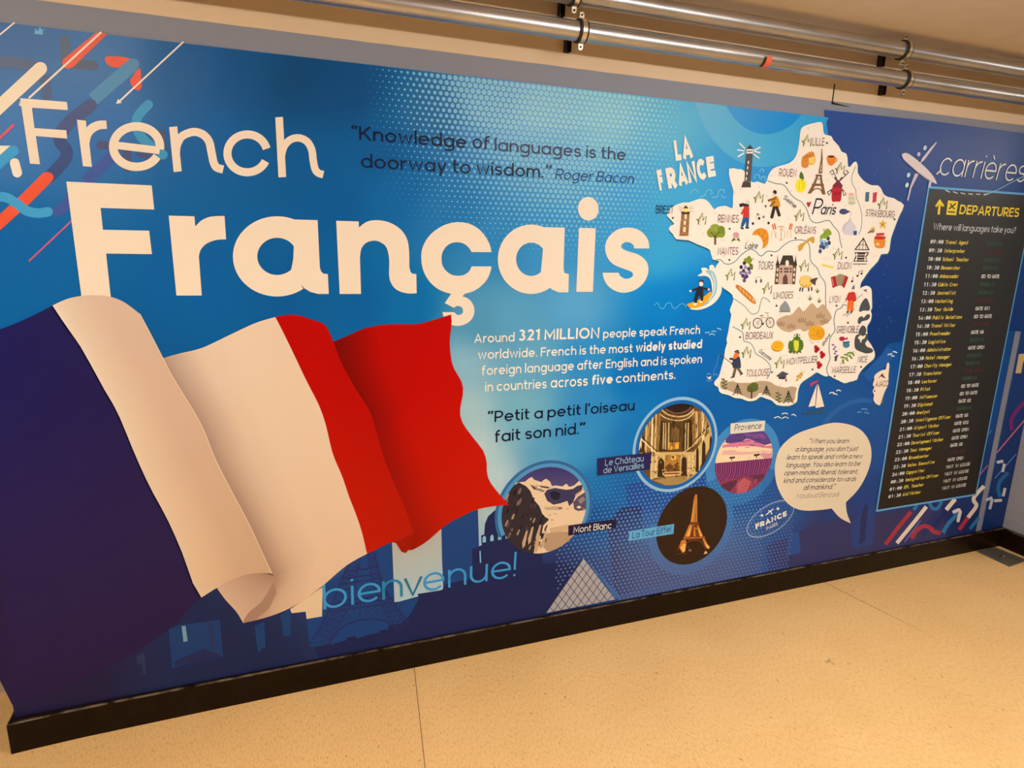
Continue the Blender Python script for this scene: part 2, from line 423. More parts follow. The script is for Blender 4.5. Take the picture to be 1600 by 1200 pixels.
# floor: speckled sheet vinyl with two joints
m, N, L, b = node_mat('floor_vinyl', (.6, .5, .4), 0.42, 0, 0.4)
tc = N.new('ShaderNodeTexCoord')
def tex(scale, detail, stretch, rot=0.0):
    mp = N.new('ShaderNodeMapping'); mp.inputs['Scale'].default_value = stretch; mp.inputs['Rotation'].default_value = (0, 0, rot)
    n = N.new('ShaderNodeTexNoise'); n.inputs['Scale'].default_value = scale; n.inputs['Detail'].default_value = detail
    L.new(tc.outputs['Object'], mp.inputs[0]); L.new(mp.outputs[0], n.inputs[0]); return n
def ramp(n, e):
    r = N.new('ShaderNodeValToRGB'); L.new(n.outputs[0], r.inputs[0])
    r.color_ramp.elements[0].position, r.color_ramp.elements[0].color = e[0][0], (*e[0][1], 1)
    r.color_ramp.elements[1].position, r.color_ramp.elements[1].color = e[1][0], (*e[1][1], 1)
    return r
def mixc(a, bsock, fac, mode='MULTIPLY'):
    x = N.new('ShaderNodeMix'); x.data_type = 'RGBA'; x.blend_type = mode; x.inputs[0].default_value = fac
    L.new(a, x.inputs[6]); L.new(bsock, x.inputs[7]); return x.outputs[2]
c0 = ramp(tex(3, 6, (1, 1, 1)), [(.3, (.78, .525, .235)), (.7, (.83, .575, .27))]).outputs[0]
c1 = ramp(tex(210, 3, (1, .32, 1), .25), [(.32, (.72, .64, .54)), (.50, (1, 1, 1))]).outputs[0]
c2 = ramp(tex(170, 2, (1, .34, 1), -.35), [(.56, (1, 1, 1)), (.72, (1.10, 1.09, 1.06))]).outputs[0]
c3 = ramp(tex(75, 1, (1, .4, 1), .1), [(.225, (.5, .38, .27)), (.27, (1, 1, 1))]).outputs[0]
col = mixc(mixc(mixc(c0, c1, .6), c2, .8), c3, .7)
sp = N.new('ShaderNodeSeparateXYZ'); L.new(tc.outputs['Object'], sp.inputs[0])
def seam(xa, k, wd, y0):
    """a dark joint along x = xa + k*y, fading out beyond y0"""
    a = N.new('ShaderNodeMath'); a.operation = 'MULTIPLY_ADD'; a.inputs[1].default_value = -k; L.new(sp.outputs['Y'], a.inputs[0]); L.new(sp.outputs['X'], a.inputs[2])
    s = N.new('ShaderNodeMath'); s.operation = 'SUBTRACT'; s.inputs[1].default_value = xa; L.new(a.outputs[0], s.inputs[0])
    ab = N.new('ShaderNodeMath'); ab.operation = 'ABSOLUTE'; L.new(s.outputs[0], ab.inputs[0])
    lt = N.new('ShaderNodeMath'); lt.operation = 'LESS_THAN'; lt.inputs[1].default_value = wd; L.new(ab.outputs[0], lt.inputs[0])
    mr = N.new('ShaderNodeMapRange'); mr.inputs[1].default_value = y0; mr.inputs[2].default_value = y0 + .25; L.new(sp.outputs['Y'], mr.inputs[0])
    mu = N.new('ShaderNodeMath'); mu.operation = 'MULTIPLY'; L.new(lt.outputs[0], mu.inputs[0]); L.new(mr.outputs[0], mu.inputs[1]); return mu.outputs[0]
for sm_ in (seam(.412, .142, .0013, -3.0), seam(2.288, -.185, .0017, -.52)):
    x = N.new('ShaderNodeMix'); x.data_type = 'RGBA'; L.new(sm_, x.inputs[0]); L.new(col, x.inputs[6]); x.inputs[7].default_value = (.19, .12, .065, 1); col = x.outputs[2]
# a scuff where something was dragged
vm = N.new('ShaderNodeVectorMath'); vm.operation = 'DISTANCE'; vm.inputs[1].default_value = (1.86, -.46, 0); L.new(tc.outputs['Object'], vm.inputs[0])
ws = tex(55, 4, (1, 1, 1)); aw = N.new('ShaderNodeMath'); aw.operation = 'MULTIPLY_ADD'; aw.inputs[1].default_value = .07; L.new(ws.outputs[0], aw.inputs[0]); L.new(vm.outputs['Value'], aw.inputs[2])
mr = N.new('ShaderNodeMapRange'); mr.inputs[1].default_value = .037; mr.inputs[2].default_value = .05; mr.inputs[3].default_value = .7; mr.inputs[4].default_value = 0; L.new(aw.outputs[0], mr.inputs[0])
x = N.new('ShaderNodeMix'); x.data_type = 'RGBA'; L.new(mr.outputs[0], x.inputs[0]); L.new(col, x.inputs[6]); x.inputs[7].default_value = (.28, .19, .11, 1); col = x.outputs[2]
L.new(col, b.inputs['Base Color'])
M_FLOOR = m

def struct(name, mat, *boxes, label=None, bevel=0):
    bm = bmesh.new()
    for bx in boxes: box(bm, *bx)
    o = obj(name, bm, mat); o['kind'] = 'structure'
    if label: o['label'] = label
    if bevel:
        md = o.modifiers.new('bevel', 'BEVEL'); md.width = bevel; md.segments = 3
    return o
struct('floor', M_FLOOR, (RX0, RX1, RY0, .42, -.10, 0), label='beige speckled vinyl floor with two thin dark joints')
struct('ceiling', M_CEIL, (RX0, RX1, RY0, .42, CEIL, CEIL + .1), label='low cream painted ceiling above the pipes')
WB = struct('wall_back', M_WALL, (X0, X1 + .02, 0, .15, 0, CEIL), label='wall behind the mural, painted grey with a cream strip along its top')
struct('wall_right', M_GREY, (X1, X1 + .3, -.30, .15, 0, CEIL), label='grey painted wall stub at the right end of the mural wall')
struct('wall_recess', M_CREAM, (RX0, X0 + .06, .29, .42, 0, CEIL), label='wall set back beyond the left end of the mural wall')
struct('wall_left', M_CREAM, (RX0 - .1, RX0, RY0, .42, 0, CEIL))
struct('wall_front', M_CREAM, (RX0, RX1, RY0 - .1, RY0, 0, CEIL))
struct('wall_far', M_CREAM, (RX1, RX1 + .1, RY0, .42, 0, CEIL), (X1 + .3, RX1, .0, .15, 0, CEIL))

# baseboards: a rounded-top rubber profile swept along the wall and round its left end
def base_profile(t, h):
    return [(0, 0), (t * 1.0, 0), (t * 1.0, h * .10), (t, h - .0055), (t * .90, h - .0022), (t * .70, h - .0010), (0, h - .0006)]
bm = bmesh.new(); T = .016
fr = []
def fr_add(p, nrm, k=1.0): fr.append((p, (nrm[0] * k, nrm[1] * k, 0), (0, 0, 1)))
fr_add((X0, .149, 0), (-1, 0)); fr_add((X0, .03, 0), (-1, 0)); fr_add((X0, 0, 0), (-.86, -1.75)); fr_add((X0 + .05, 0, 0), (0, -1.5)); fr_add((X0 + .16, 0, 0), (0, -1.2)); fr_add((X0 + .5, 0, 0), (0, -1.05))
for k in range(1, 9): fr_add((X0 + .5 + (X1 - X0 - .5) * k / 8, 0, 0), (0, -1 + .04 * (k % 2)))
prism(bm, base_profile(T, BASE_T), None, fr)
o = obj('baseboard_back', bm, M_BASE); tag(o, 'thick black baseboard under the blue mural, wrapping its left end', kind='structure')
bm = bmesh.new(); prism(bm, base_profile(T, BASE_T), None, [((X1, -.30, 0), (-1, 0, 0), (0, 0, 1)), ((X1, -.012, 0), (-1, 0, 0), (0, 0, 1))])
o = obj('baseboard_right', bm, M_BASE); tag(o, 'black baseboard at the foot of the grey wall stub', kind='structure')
bm = bmesh.new(); prism(bm, base_profile(.008, .055), None, [((RX0, .29, 0), (0, -1, 0), (0, 0, 1)), ((X0 + .0, .29, 0), (0, -1, 0), (0, 0, 1))])
o = obj('baseboard_recess', bm, M_COVE); tag(o, 'low tan cove base on the recessed wall at far left', kind='structure')

bm = bmesh.new(); box(bm, RX0 + .3, X0 - .002, .284, .2895, .056, 1.95)
tag(obj('mural_panel', bm, M_NAVY), 'dark navy mural sheet on the recessed wall, a sliver at the left edge', 'mural')

# open joint in the wall above the mural, and a dark wedge painted as the lifted edge's shadow
sx, sz = U(1302, 131); sx2, sz2 = U(1300, 163)
bm = bmesh.new(); box(bm, sx2 - .0028, sx2 + .0022, -.0012, 0, sz2, sz)
a_, b_ = U(1299, 161), U(1327, 167)
q = [(a_[0], a_[1] + .004), (a_[0], a_[1] - .004), (b_[0], b_[1] - .001), (b_[0], b_[1])]
v0 = [bm.verts.new((x, -.0012, z)) for x, z in q]; v1 = [bm.verts.new((x, 0, z)) for x, z in q]
bm.faces.new(v0); [bm.faces.new((v0[i], v0[(i + 1) % 4], v1[(i + 1) % 4], v1[i])) for i in range(4)]
o = obj('trim_1', bm, M_DARK); tag(o, 'narrow dark crack with a painted shadow wedge, in the wall above the mural', kind='structure')

# ------------------------------------------------------------------ conduit pipes and their clamps
PY, PR = -0.100, 0.0278
PZ = (2.090, 2.186)
m = noise_mat('galvanised_steel', (.41, .43, .47), (.53, .55, .60), 26, 0.36, 1.0, (.18, 1, 1), 0.05, 6)
M_PIPE = m
M_STRAP = noise_mat('zinc_strap', (.62, .58, .50), (.74, .70, .62), 60, 0.30, 1.0)
M_LINER = noise_mat('black_liner', (.012, .010, .009), (.02, .017, .014), 60, 0.55)
M_TAPE = noise_mat('red_tape', (.75, .12, .07), (.82, .16, .09), 60, 0.5)
M_STRAPEDGE = M_DARK
def tube_x(bm, x0, x1, y, z, r, n=40, ri=None, a0=0, a1=360):
    full = abs(a1 - a0) >= 360
    k = n if full else n + 1
    prof = []
    angs = [math.radians(a0 + (a1 - a0) * i / n) for i in range(k)]
    O = [(r * math.cos(t), r * math.sin(t)) for t in angs]
    if ri is None:
        rings = [[bm.verts.new((x, y + p[0], z + p[1])) for p in O] for x in (x0, x1)]
        for i in range(n): bm.faces.new((rings[0][i], rings[0][(i + 1) % k], rings[1][(i + 1) % k], rings[1][i]))
        bm.faces.new(rings[0][::-1]); bm.faces.new(rings[1]); return
    I = [(ri * math.cos(t), ri * math.sin(t)) for t in angs]
    ra = [[bm.verts.new((x, y + p[0], z + p[1])) for p in P] for x in (x0, x1) for P in (O, I)]
    for i in range(n if full else n):
        j = (i + 1) % k
        bm.faces.new((ra[0][i], ra[0][j], ra[2][j], ra[2][i])); bm.faces.new((ra[1][i], ra[3][i], ra[3][j], ra[1][j]))
        bm.faces.new((ra[0][i], ra[1][i], ra[1][j], ra[0][j])); bm.faces.new((ra[2][i], ra[2][j], ra[3][j], ra[3][i]))
    if not full:
        for e in (0, k - 1): bm.faces.new((ra[0][e], ra[2][e], ra[3][e], ra[1][e]))
def shade_auto(o, ang=35):
    for p in o.data.polygons: p.use_smooth = True
    o.data.set_sharp_from_angle(angle=math.radians(ang))
PIPE_L = ['lower galvanised conduit pipe running just above the mural wall', 'upper galvanised conduit pipe nearest the ceiling']
for i in (0, 1):
    root = empty('conduit_pipe', (X0 - 1.2, PY, PZ[i])); tag(root, PIPE_L[i], 'pipe', 'conduit pipes above the mural')
    bm = bmesh.new(); tube_x(bm, X0 - 1.2, X1 - .003, PY, PZ[i], PR)
    o = obj('tube', bm, M_PIPE, root); shade_auto(o)
    if i == 0:
        tx = U(1193, 100)[0] * .95
        bm = bmesh.new(); tube_x(bm, tx - .012, tx + .010, PY, PZ[0], PR + .0012, 14, PR - .0006, 178, 262)
        o = obj('red_tape', bm, M_TAPE, root); shade_auto(o); o['label'] = 'short scrap of red tape on the underside of the pipe'
        bm = bmesh.new(); tube_x(bm, tx - .022, tx - .012, PY, PZ[0], PR + .0008, 14, PR - .0006, 182, 258)
        o = obj('tape_side_mark', bm, M_LINER, root); o.name = 'black_mark'; shade_auto(o); o['label'] = 'thin black mark beside the red tape'  # separate dark strip along the left side of the red tape

def clamp(cx, i, label):
    z = PZ[i]
    root = empty('pipe_clamp', (cx, 0, z)); tag(root, label, 'clamp', 'split clamps holding the conduit pipes')
    bm = bmesh.new(); tube_x(bm, cx - .0135, cx + .0135, PY, z, PR + .0048, 44, PR + .0003)
    shade_auto(obj('rubber_liner', bm, M_LINER, root))
    bm = bmesh.new(); tube_x(bm, cx - .0072, cx + .0072, PY, z, PR + .0072, 44, PR + .0049)
    shade_auto(obj('strap_band', bm, M_STRAP, root))
    for s in (1, -1):
        zz = z + s * .0425
        bm = bmesh.new()
        pr = [(-.0075, -.009), (.0075, -.009)] + [(.0075 * math.cos(t), .0020 + .0075 * math.sin(t)) for t in [PI * k / 8 for k in range(9)]]
        f0 = [bm.verts.new((cx + a, PY - .004, zz + s * c)) for a, c in pr]; f1 = [bm.verts.new((cx + a, PY + .004, zz + s * c)) for a, c in pr]
        bm.faces.new(f0); bm.faces.new(f1[::-1])
        for k in range(len(pr)): bm.faces.new((f0[k], f0[(k + 1) % len(pr)], f1[(k + 1) % len(pr)], f1[k]))
        t = obj('clamp_ear', bm, M_STRAP, root)
        bm = bmesh.new()
        bmesh.ops.create_cone(bm, segments=6, radius1=.0032, radius2=.0026, depth=.004, cap_ends=True, matrix=Matrix.Translation((cx, PY - .006, zz + s * .001)) @ Matrix.Rotation(PI / 2, 4, 'X'))
        obj('screw_head', bm, M_DARK, t)
    bm = bmesh.new(); box(bm, cx - .0085, cx + .0085, -.006, 0, z - .036, z + .036)
    box(bm, cx - .0085, cx - .0062, -.022, -.006, z - .036, z + .036); box(bm, cx + .0062, cx + .0085, -.022, -.006, z - .036, z + .036)
    obj('wall_channel', bm, M_DARK, root)
    bm = bmesh.new(); bmesh.ops.create_cone(bm, segments=12, radius1=.005, radius2=.005, depth=-PY - PR - .008, cap_ends=True, matrix=Matrix.Translation((cx, (PY + PR - .008) / 2, z)) @ Matrix.Rotation(PI / 2, 4, 'X'))
    obj('standoff_rod', bm, M_DARK, root)
clamp(.908, 0, 'left clamp on the lower pipe, near the middle of the mural top')
clamp(.882, 1, 'left clamp on the upper pipe, cut by the top of the picture')
clamp(2.226, 0, 'right clamp on the lower pipe, above the plane drawing')
clamp(2.200, 1, 'right clamp on the upper pipe, close under the ceiling')

# ------------------------------------------------------------------ floor box cover in the corner
root = empty('floor_box_cover', (3.35, -.10, 0)); tag(root, 'small grey metal floor plate in the right corner by the baseboard', 'floor plate')
M_PLATE = noise_mat('worn_grey_plate', (.10, .092, .075), (.15, .14, .115), 45, 0.55, 0.3)
bm = bmesh.new()
q = [(3.283, -.022), (3.418, -.020), (3.430, -.168), (3.278, -.184)]
v0 = [bm.verts.new((x, y, 0)) for x, y in q]; v1 = [bm.verts.new((x + (3.35 - x) * .04, y + (-.1 - y) * .04, .006)) for x, y in q]
bm.faces.new(v0); bm.faces.new(v1); [bm.faces.new((v0[i], v0[(i + 1) % 4], v1[(i + 1) % 4], v1[i])) for i in range(4)]
o = obj('plate', bm, M_PLATE, root)
bm = bmesh.new(); bmesh.ops.create_uvsphere(bm, u_segments=12, v_segments=8, radius=.006, matrix=Matrix.Translation((3.358, -.105, .006)) @ Matrix.Diagonal((1, 1, .5, 1)))
obj('screw', bm, M_STRAP, root, True)
bm = bmesh.new(); box(bm, 3.330, 3.352, -.103, -.098, .0055, .0075)
obj('finger_slot', bm, M_DARK, root)

# ------------------------------------------------------------------ ceiling lights (behind the camera's view)
LAMP_L = ['ceiling light fixture nearest the left end of the mural', 'ceiling light fixture in front of the middle of the mural', 'ceiling light fixture beyond the right end of the mural']
M_HOUSE = node_mat('white_enamel', (.8, .8, .78), 0.4)[0]
for i, (lx, ly, st, lc) in enumerate(LAMPS):
    root = empty('ceiling_light', (lx, ly, CEIL)); tag(root, LAMP_L[i], 'ceiling light', 'ceiling light fixtures')
    bm = bmesh.new(); box(bm, lx - .62, lx + .62, ly - .15, ly + .15, CEIL - .014, CEIL)
    obj('housing', bm, M_HOUSE, root)
    m, N, L, b = node_mat('lamp_diffuser_%s' % 'abc'[i], (.8, .8, .8), 0.5)
    b.inputs['Emission Color'].default_value = (*lc, 1); b.inputs['Emission Strength'].default_value = st
    prof = [(.14, -.014)] + [(.14 * math.cos(t), -.044 - .044 * math.sin(t)) for t in [PI * k / 10 for k in range(11)]] + [(-.14, -.014)]
    bm = bmesh.new(); prism(bm, prof, None, [((lx - .60, ly, CEIL), (0, 1, 0), (0, 0, 1)), ((lx + .60, ly, CEIL), (0, 1, 0), (0, 0, 1))])
    obj('diffuser', bm, m, root)

# ================================================================== the mural
MU = empty('wall_mural', (1.26, FACE, BASE_T))
tag(MU, 'large blue printed mural about the French language covering the wall', 'mural')
MX1 = U(1549, 700)[0]                       # right edge of the main sheet
D, C1, C2, C3, C4 = (0, 0, 1.0), (1010, 180, 7.273), (1210, 190, 8.0), (1020, 310, 8.0), (1210, 310, 8.0)
C5, C6, C7, C8 = (1060, 410, 8.0), (1220, 410, 8.0), (1090, 520, 8.889), (1230, 510, 8.421)

# printed background: colour samples of the artwork, partly with gloss haze baked in, blended across the sheet
BG = [(30, 60, 62, 108, 160), (150, 90, 66, 116, 168), (150, 200, 50, 110, 170), (30, 200, 62, 120, 178), (30, 400, 5, 100, 162), (300, 110, 28, 92, 148), (380, 110, 0, 84, 138),
      (460, 125, 0, 74, 122), (540, 140, 0, 78, 130), (330, 230, 22, 96, 156), (470, 260, 0, 92, 150), (520, 320, 12, 92, 152), (600, 240, 8, 92, 150), (300, 440, 0, 96, 158), (250, 560, 0, 92, 150),
      (440, 470, 0, 92, 152), (560, 480, 0, 96, 156), (640, 480, 8, 108, 166), (620, 300, 22, 104, 164), (700, 330, 36, 118, 174), (780, 380, 48, 132, 184), (680, 180, 40, 108, 156), (760, 160, 76, 142, 196),
      (850, 170, 108, 168, 216), (950, 180, 108, 178, 226), (1050, 190, 98, 180, 230), (850, 260, 74, 146, 190), (960, 300, 70, 156, 204), (1060, 300, 70, 168, 214), (860, 380, 58, 146, 196), (1030, 400, 60, 164, 212),
      (1040, 470, 16, 130, 196), (900, 480, 92, 164, 202), (800, 500, 92, 160, 190), (750, 510, 84, 150, 180), (730, 570, 142, 184, 196), (730, 640, 168, 196, 194), (738, 700, 186, 206, 200), (768, 750, 188, 208, 204),
      (830, 560, 104, 166, 190), (820, 640, 120, 176, 190), (860, 720, 92, 160, 190), (920, 560, 50, 142, 196), (930, 640, 52, 138, 190), (900, 700, 58, 146, 194), (990, 590, 6, 112, 180), (1040, 560, 0, 108, 178),
      (990, 680, 24, 118, 180), (1090, 480, 0, 118, 186), (1110, 560, 0, 104, 172), (1110, 640, 4, 96, 162), (930, 760, 28, 116, 174), (930, 810, 20, 82, 146), (980, 760, 26, 98, 160), (1180, 300, 58, 150, 210),
      (1180, 180, 60, 152, 208), (1250, 190, 36, 144, 210), (1060, 350, 64, 164, 214), (1200, 640, 26, 92, 156), (1270, 640, 30, 88, 150), (1330, 630, 32, 84, 146), (1360, 600, 30, 80, 142), (1400, 570, 22, 80, 146),
      (1370, 700, 32, 78, 138), (1370, 780, 34, 64, 124), (1180, 760, 38, 84, 148), (1150, 850, 52, 82, 140), (1210, 780, 42, 84, 146), (1000, 880, 52, 72, 128), (880, 900, 40, 50, 96), (700, 980, 36, 42, 80),
      (400, 1050, 36, 42, 80), (100, 1060, 42, 34, 66), (1100, 900, 56, 72, 122), (1300, 840, 56, 52, 92), (1400, 820, 48, 52, 96), (1480, 820, 38, 46, 96), (1550, 760, 26, 56, 112), (1560, 600, 26, 74, 136), (1590, 480, 26, 74, 136),
      (1580, 300, 70, 110, 160), (1450, 230, 62, 86, 140), (640, 870, 34, 68, 124), (800, 860, 42, 44, 84), (330, 1000, 36, 42, 80)]
def bg_col(px, py):
    sw = 0; c = [0, 0, 0]
    for x, y, r, g, b_ in BG:
        d = (px - x) ** 2 + (py - y) ** 2
        wt = 1 / (d + 300) ** 1.7
        sw += wt; c[0] += wt * r; c[1] += wt * g; c[2] += wt * b_
    return [k / sw for k in c]
s = Sheet('background_panel', 0, MU)
NX, NZ = 120, 56
P = [[F(X0 + (MX1 - X0) * j / NX, BASE_T + (MUR_T - BASE_T) * i / NZ) for j in range(NX + 1)] for i in range(NZ + 1)]
s.grid(P, lambda u, v: bg_col(*F(X0 + (MX1 - X0) * u, BASE_T + (MUR_T - BASE_T) * v)), FACE)
# edges give the sheet its thickness
for a_, b_ in (((X0, BASE_T), (MX1, BASE_T)), ((MX1, BASE_T), (MX1, MUR_T)), ((MX1, MUR_T), (X0, MUR_T)), ((X0, MUR_T), (X0, BASE_T))):
    i0 = len(s.v); s.v += [(a_[0], FACE, a_[1]), (b_[0], FACE, b_[1]), (b_[0], 0, b_[1]), (a_[0], 0, a_[1])]
    s.f.append([i0, i0 + 1, i0 + 2, i0 + 3]); s.c.append([ink((150, 175, 200))] * 4)
# navy sea of the east
s.grid([[(1287, 172), (1460, 190), (1640, 214)], [(1300, 260), (1460, 270), (1640, 290)], [(1306, 360), (1460, 364), (1640, 370)], [(1318, 450), (1450, 452), (1640, 455)], [(1330, 510), (1415, 508), (1640, 520)]],
       lambda u, v: lerp3(lerp3((52, 78, 138), (58, 82, 134), u), (24, 56, 114), v))
s.f_((26, 57, 114), [(1340, 490), (1422, 480), (1412, 520), (1406, 535), (1394, 535), (1386, 538), (1380, 546), (1375, 554), (1368, 561), (1352, 578), (1330, 590)])
for k in range(70):
    x, y = random.uniform(1330, 1435), random.uniform(225, 530)
    if x < 1450 - (y - 250) * .17 - 10: s.l_((66, 92, 146) if k % 3 else (84, 108, 158), 1.1, [(x, y), (x + random.uniform(-2, 2), y + random.uniform(1.5, 4))])
# large rings of lighter blue
def wall_circle(a, b_, c):
    (x1, y1), (x2, y2), (x3, y3) = U(*a), U(*b_), U(*c)
    d = 2 * (x1 * (y2 - y3) + x2 * (y3 - y1) + x3 * (y1 - y2))
    ux = ((x1 * x1 + y1 * y1) * (y2 - y3) + (x2 * x2 + y2 * y2) * (y3 - y1) + (x3 * x3 + y3 * y3) * (y1 - y2)) / d
    uy = ((x1 * x1 + y1 * y1) * (x3 - x2) + (x2 * x2 + y2 * y2) * (x1 - x3) + (x3 * x3 + y3 * y3) * (x2 - x1)) / d
    return ux, uy, math.hypot(x1 - ux, y1 - uy)
cx, cz, cr = wall_circle((1085, 161), (1189, 261), (1292, 187))
a0 = math.degrees(math.acos(max(-1, min(1, (MUR_T - cz) / cr)))) if abs(MUR_T - cz) < cr else 0
t0 = math.degrees(math.asin((MUR_T - cz) / cr))
sec = arc(cx, cz, cr, cr, 180 - t0, 360 + t0, 40)
n = len(sec); y = s._y()
ri_ = cr * .655
def ringcol(x):
    return (112, 186, 220) if x < cx - cr * .45 else (84, 172, 218)
for i in range(n - 1):
    A, B = sec[i], sec[i + 1]
    k = .655
    a2 = (cx + (A[0] - cx) * k, min(MUR_T, cz + (A[1] - cz) * k)); b2 = (cx + (B[0] - cx) * k, min(MUR_T, cz + (B[1] - cz) * k))
    u = i / (n - 1)
    s.wall([A, B, b2, a2], (int(112 - 60 * u), int(180 - 20 * u), int(230 - 6 * u)), y)
inn = arc(cx, cz, ri_, ri_, 180 - math.degrees(math.asin(min(1, (MUR_T - cz) / ri_))), 360 + math.degrees(math.asin(min(1, (MUR_T - cz) / ri_))), 30)
s.wall(inn, [(int(80 - 54 * i / 30), int(156 - 18 * i / 30), 220) for i in range(31)])
s.l_((46, 98, 156), 7, [(1283, 668), (1296, 650), (1318, 633), (1345, 625), (1362, 627)], True)
s.l_((38, 92, 156), 16, [(1392, 545), (1386, 556), (1374, 568), (1352, 590)], True)
s.done()

def dots(name, layer, x0, x1, z0, z1, sp, colf, rf):
    s = Sheet(name, layer, MU); y = s._y()
    row = 0; z = z0
    while z < z1:
        x = x0 + (sp / 2 if row % 2 else 0)
        while x < x1:
            px, py = F(x, z)
            r = rf(px, py, x, z)
            if r > .06:
                r = min(r, .96) * sp * .5
                s.wall([(x + r * math.cos(k * PI / 4 + .39), z + r * math.sin(k * PI / 4 + .39)) for k in range(8)], colf(px, py), y)
            x += sp
        z += sp * .86; row += 1
    o = s.done(); o['kind'] = 'stuff'
    return o
def top_r(px, py, x, z):
    cx_, cy_ = 880, 140
    dx = (px - cx_) / (330 if px < cx_ else 215)
    ax = py - (127 + (px - 800) * .1163)
    fx = max(0, 1 - abs(dx) ** 1.2); fy = max(0, 1 - ax / 290)
    return min(.95, 1.7 * fx * (fy ** .8)) - .06
dots('halftone_dots', 1, .0, 1.34, 1.18, MUR_T - .008, .0178, lambda px, py: lerp3(bg_col(px, py), (166, 212, 244), .72 if py < 200 else .60), top_r)

# ------------------------------------------------------------------ town silhouettes along the foot of the mural
s = Sheet('skyline', 1.5, MU, cap=60)
NAVY, MID, PALE = (36, 40, 82), (34, 68, 122), (176, 194, 192)
s.f_((47, 30, 70), [(0, 640), (200, 700), (300, 880), (313, 931), (276, 972), (212, 1020), (125, 1062), (60, 1088), (20, 1100), (0, 1060)])
s.f_((36, 62, 110), [(264, 982), (282, 975), (343.5, 967), (349, 1025), (269, 1042)])
s.f_((42, 46, 88), [(272, 1033), (318, 1012), (346, 1022), (344, 1027), (275, 1039)])
s.f_((44, 56, 100), [(325, 972), (333, 970), (337, 1012), (329, 1014)])
s.f_((120, 158, 168), [(284, 977), (290, 976.5), (293.5, 1000.5), (287, 1002)])
s.f_((36, 66, 112), [(398, 977), (413, 970), (415, 1010), (408, 1013), (405, 1021), (402, 1012)])
s.f_((36, 66, 112), [(438, 959), (454, 949), (454.5, 992), (443, 994)])
s.f_((52, 56, 92), [(213, 1024), (226, 1018), (229, 1052), (224, 1053), (222, 1036), (215, 1037)])
s.f_(MID, [(479, 966), (503, 962), (504, 915), (560, 880), (574, 864), (612, 846), (616, 941), (653, 934), (656, 963), (600, 985), (540, 999), (484, 1010)])
s.f_((236, 200, 158), [(453, 951), (504, 916), (503, 962), (479, 966), (477.5, 954.5), (456, 957)])
s.grid([[(612, 842), (689, 820)], [(614, 890), (690, 868)], [(616, 941), (692, 920)]], lambda u, v: lerp3((188, 176, 156), (178, 198, 198), v))
s.f_(MID, [(689, 815), (747, 790), (748, 900), (692, 922)])
s.grid([[(746, 792), (792, 770)], [(747, 822), (788, 800)], [(748, 858), (786, 850)]], lambda u, v: lerp3((182, 190, 182), (150, 186, 198), v))
NB = [(653, 928), (655, 934)]
s.f_(NAVY, [(640, 960), (654, 935), (652, 927), (690, 921), (697, 911), (722, 906), (738, 903), (737, 857), (752, 851), (751, 836), (756, 834), (757, 818), (762, 806), (772, 797), (786, 790), (800, 786), (835, 800), (846, 862), (847, 880), (875, 877), (885, 880), (900, 890), (905, 960), (800, 985), (660, 1012), (560, 1030)])
s.f_(NAVY, [(490, 1011), (505, 1008), (520, 1006), (541, 999), (541, 995), (556, 992), (557, 997), (578, 990), (592, 988), (593, 984), (606, 982), (607, 976), (636, 972), (655, 962), (700, 960), (700, 1010), (500, 1030)])
for k in range(4): s.f_((140, 190, 206), [(753.5 + k * 12, 847 - k * 2), (753.5 + k * 12, 839.5 - k * 2), (756 + k * 12, 836 - k * 2), (758.5 + k * 12, 838.5 - k * 2), (758.8 + k * 12, 846 - k * 2)])
s.f_((140, 190, 206), [(748.5, 860), (750.5, 859.6), (751.2, 878), (749.3, 879)])
# blocks right of the pyramid
s.f_((42, 76, 146), [(977, 757), (1040, 742), (1100, 730), (1100, 800), (1040, 915), (985, 910)])
s.f_((50, 48, 92), [(948, 822), (962, 800), (968, 795), (972, 792), (1001, 790), (1005, 850), (1050, 862), (1062, 905), (960, 932)])
s.f_((58, 56, 98), [(1195, 855), (1208, 845), (1245, 838), (1250, 828), (1300, 812), (1330, 816), (1378, 800), (1470, 792), (1480, 845), (1200, 895)])
s.f_((48, 80, 138), [(1232, 835), (1247, 831), (1250, 863), (1228, 868)])
s.f_((40, 62, 118), [(1284, 800), (1300, 796), (1310, 808), (1284, 818)])
s.f_((46, 66, 122), [(1328, 818), (1345, 800), (1366, 792), (1362, 850), (1330, 856)])
s.f_((44, 48, 92), [(1344, 806), (1350, 788), (1355, 788), (1350, 846), (1341, 850)])
s.f_((58, 54, 92), [(1372, 805), (1420, 795), (1380, 848), (1366, 848)])
s.done()
s = Sheet('tower_silhouette', 1.95, MU, cap=180)
TW = (46, 46, 96)
E_L = [(484, 1006), (501, 977), (517, 946), (529.5, 914), (540, 890), (548, 872)]
E_R = [(640, 975), (620, 949), (605, 927), (594, 902), (589, 880), (584, 860)]
IN_L = [(514, 1006), (519, 996), (530, 983), (543, 974), (560, 968)]
IN_R = [(622, 985), (612, 976), (600, 969), (585, 966), (565, 967)]
for e in (E_L, E_R, IN_L + IN_R[::-1]): s.l_(TW, 2.2, e)
for a_, b_ in (((521, 940), (608, 928)), ((516, 955), (622, 940)), ((531, 912), (598, 902)), ((540, 893), (592, 884)), ((536, 903), (596, 895)), ((519, 947), (614, 934))): s.l_(TW, 2.0, [a_, b_])
def along(pl, t):
    k = t * (len(pl) - 1); i = min(int(k), len(pl) - 2); f = k - i
    return (pl[i][0] + (pl[i + 1][0] - pl[i][0]) * f, pl[i][1] + (pl[i + 1][1] - pl[i][1]) * f)
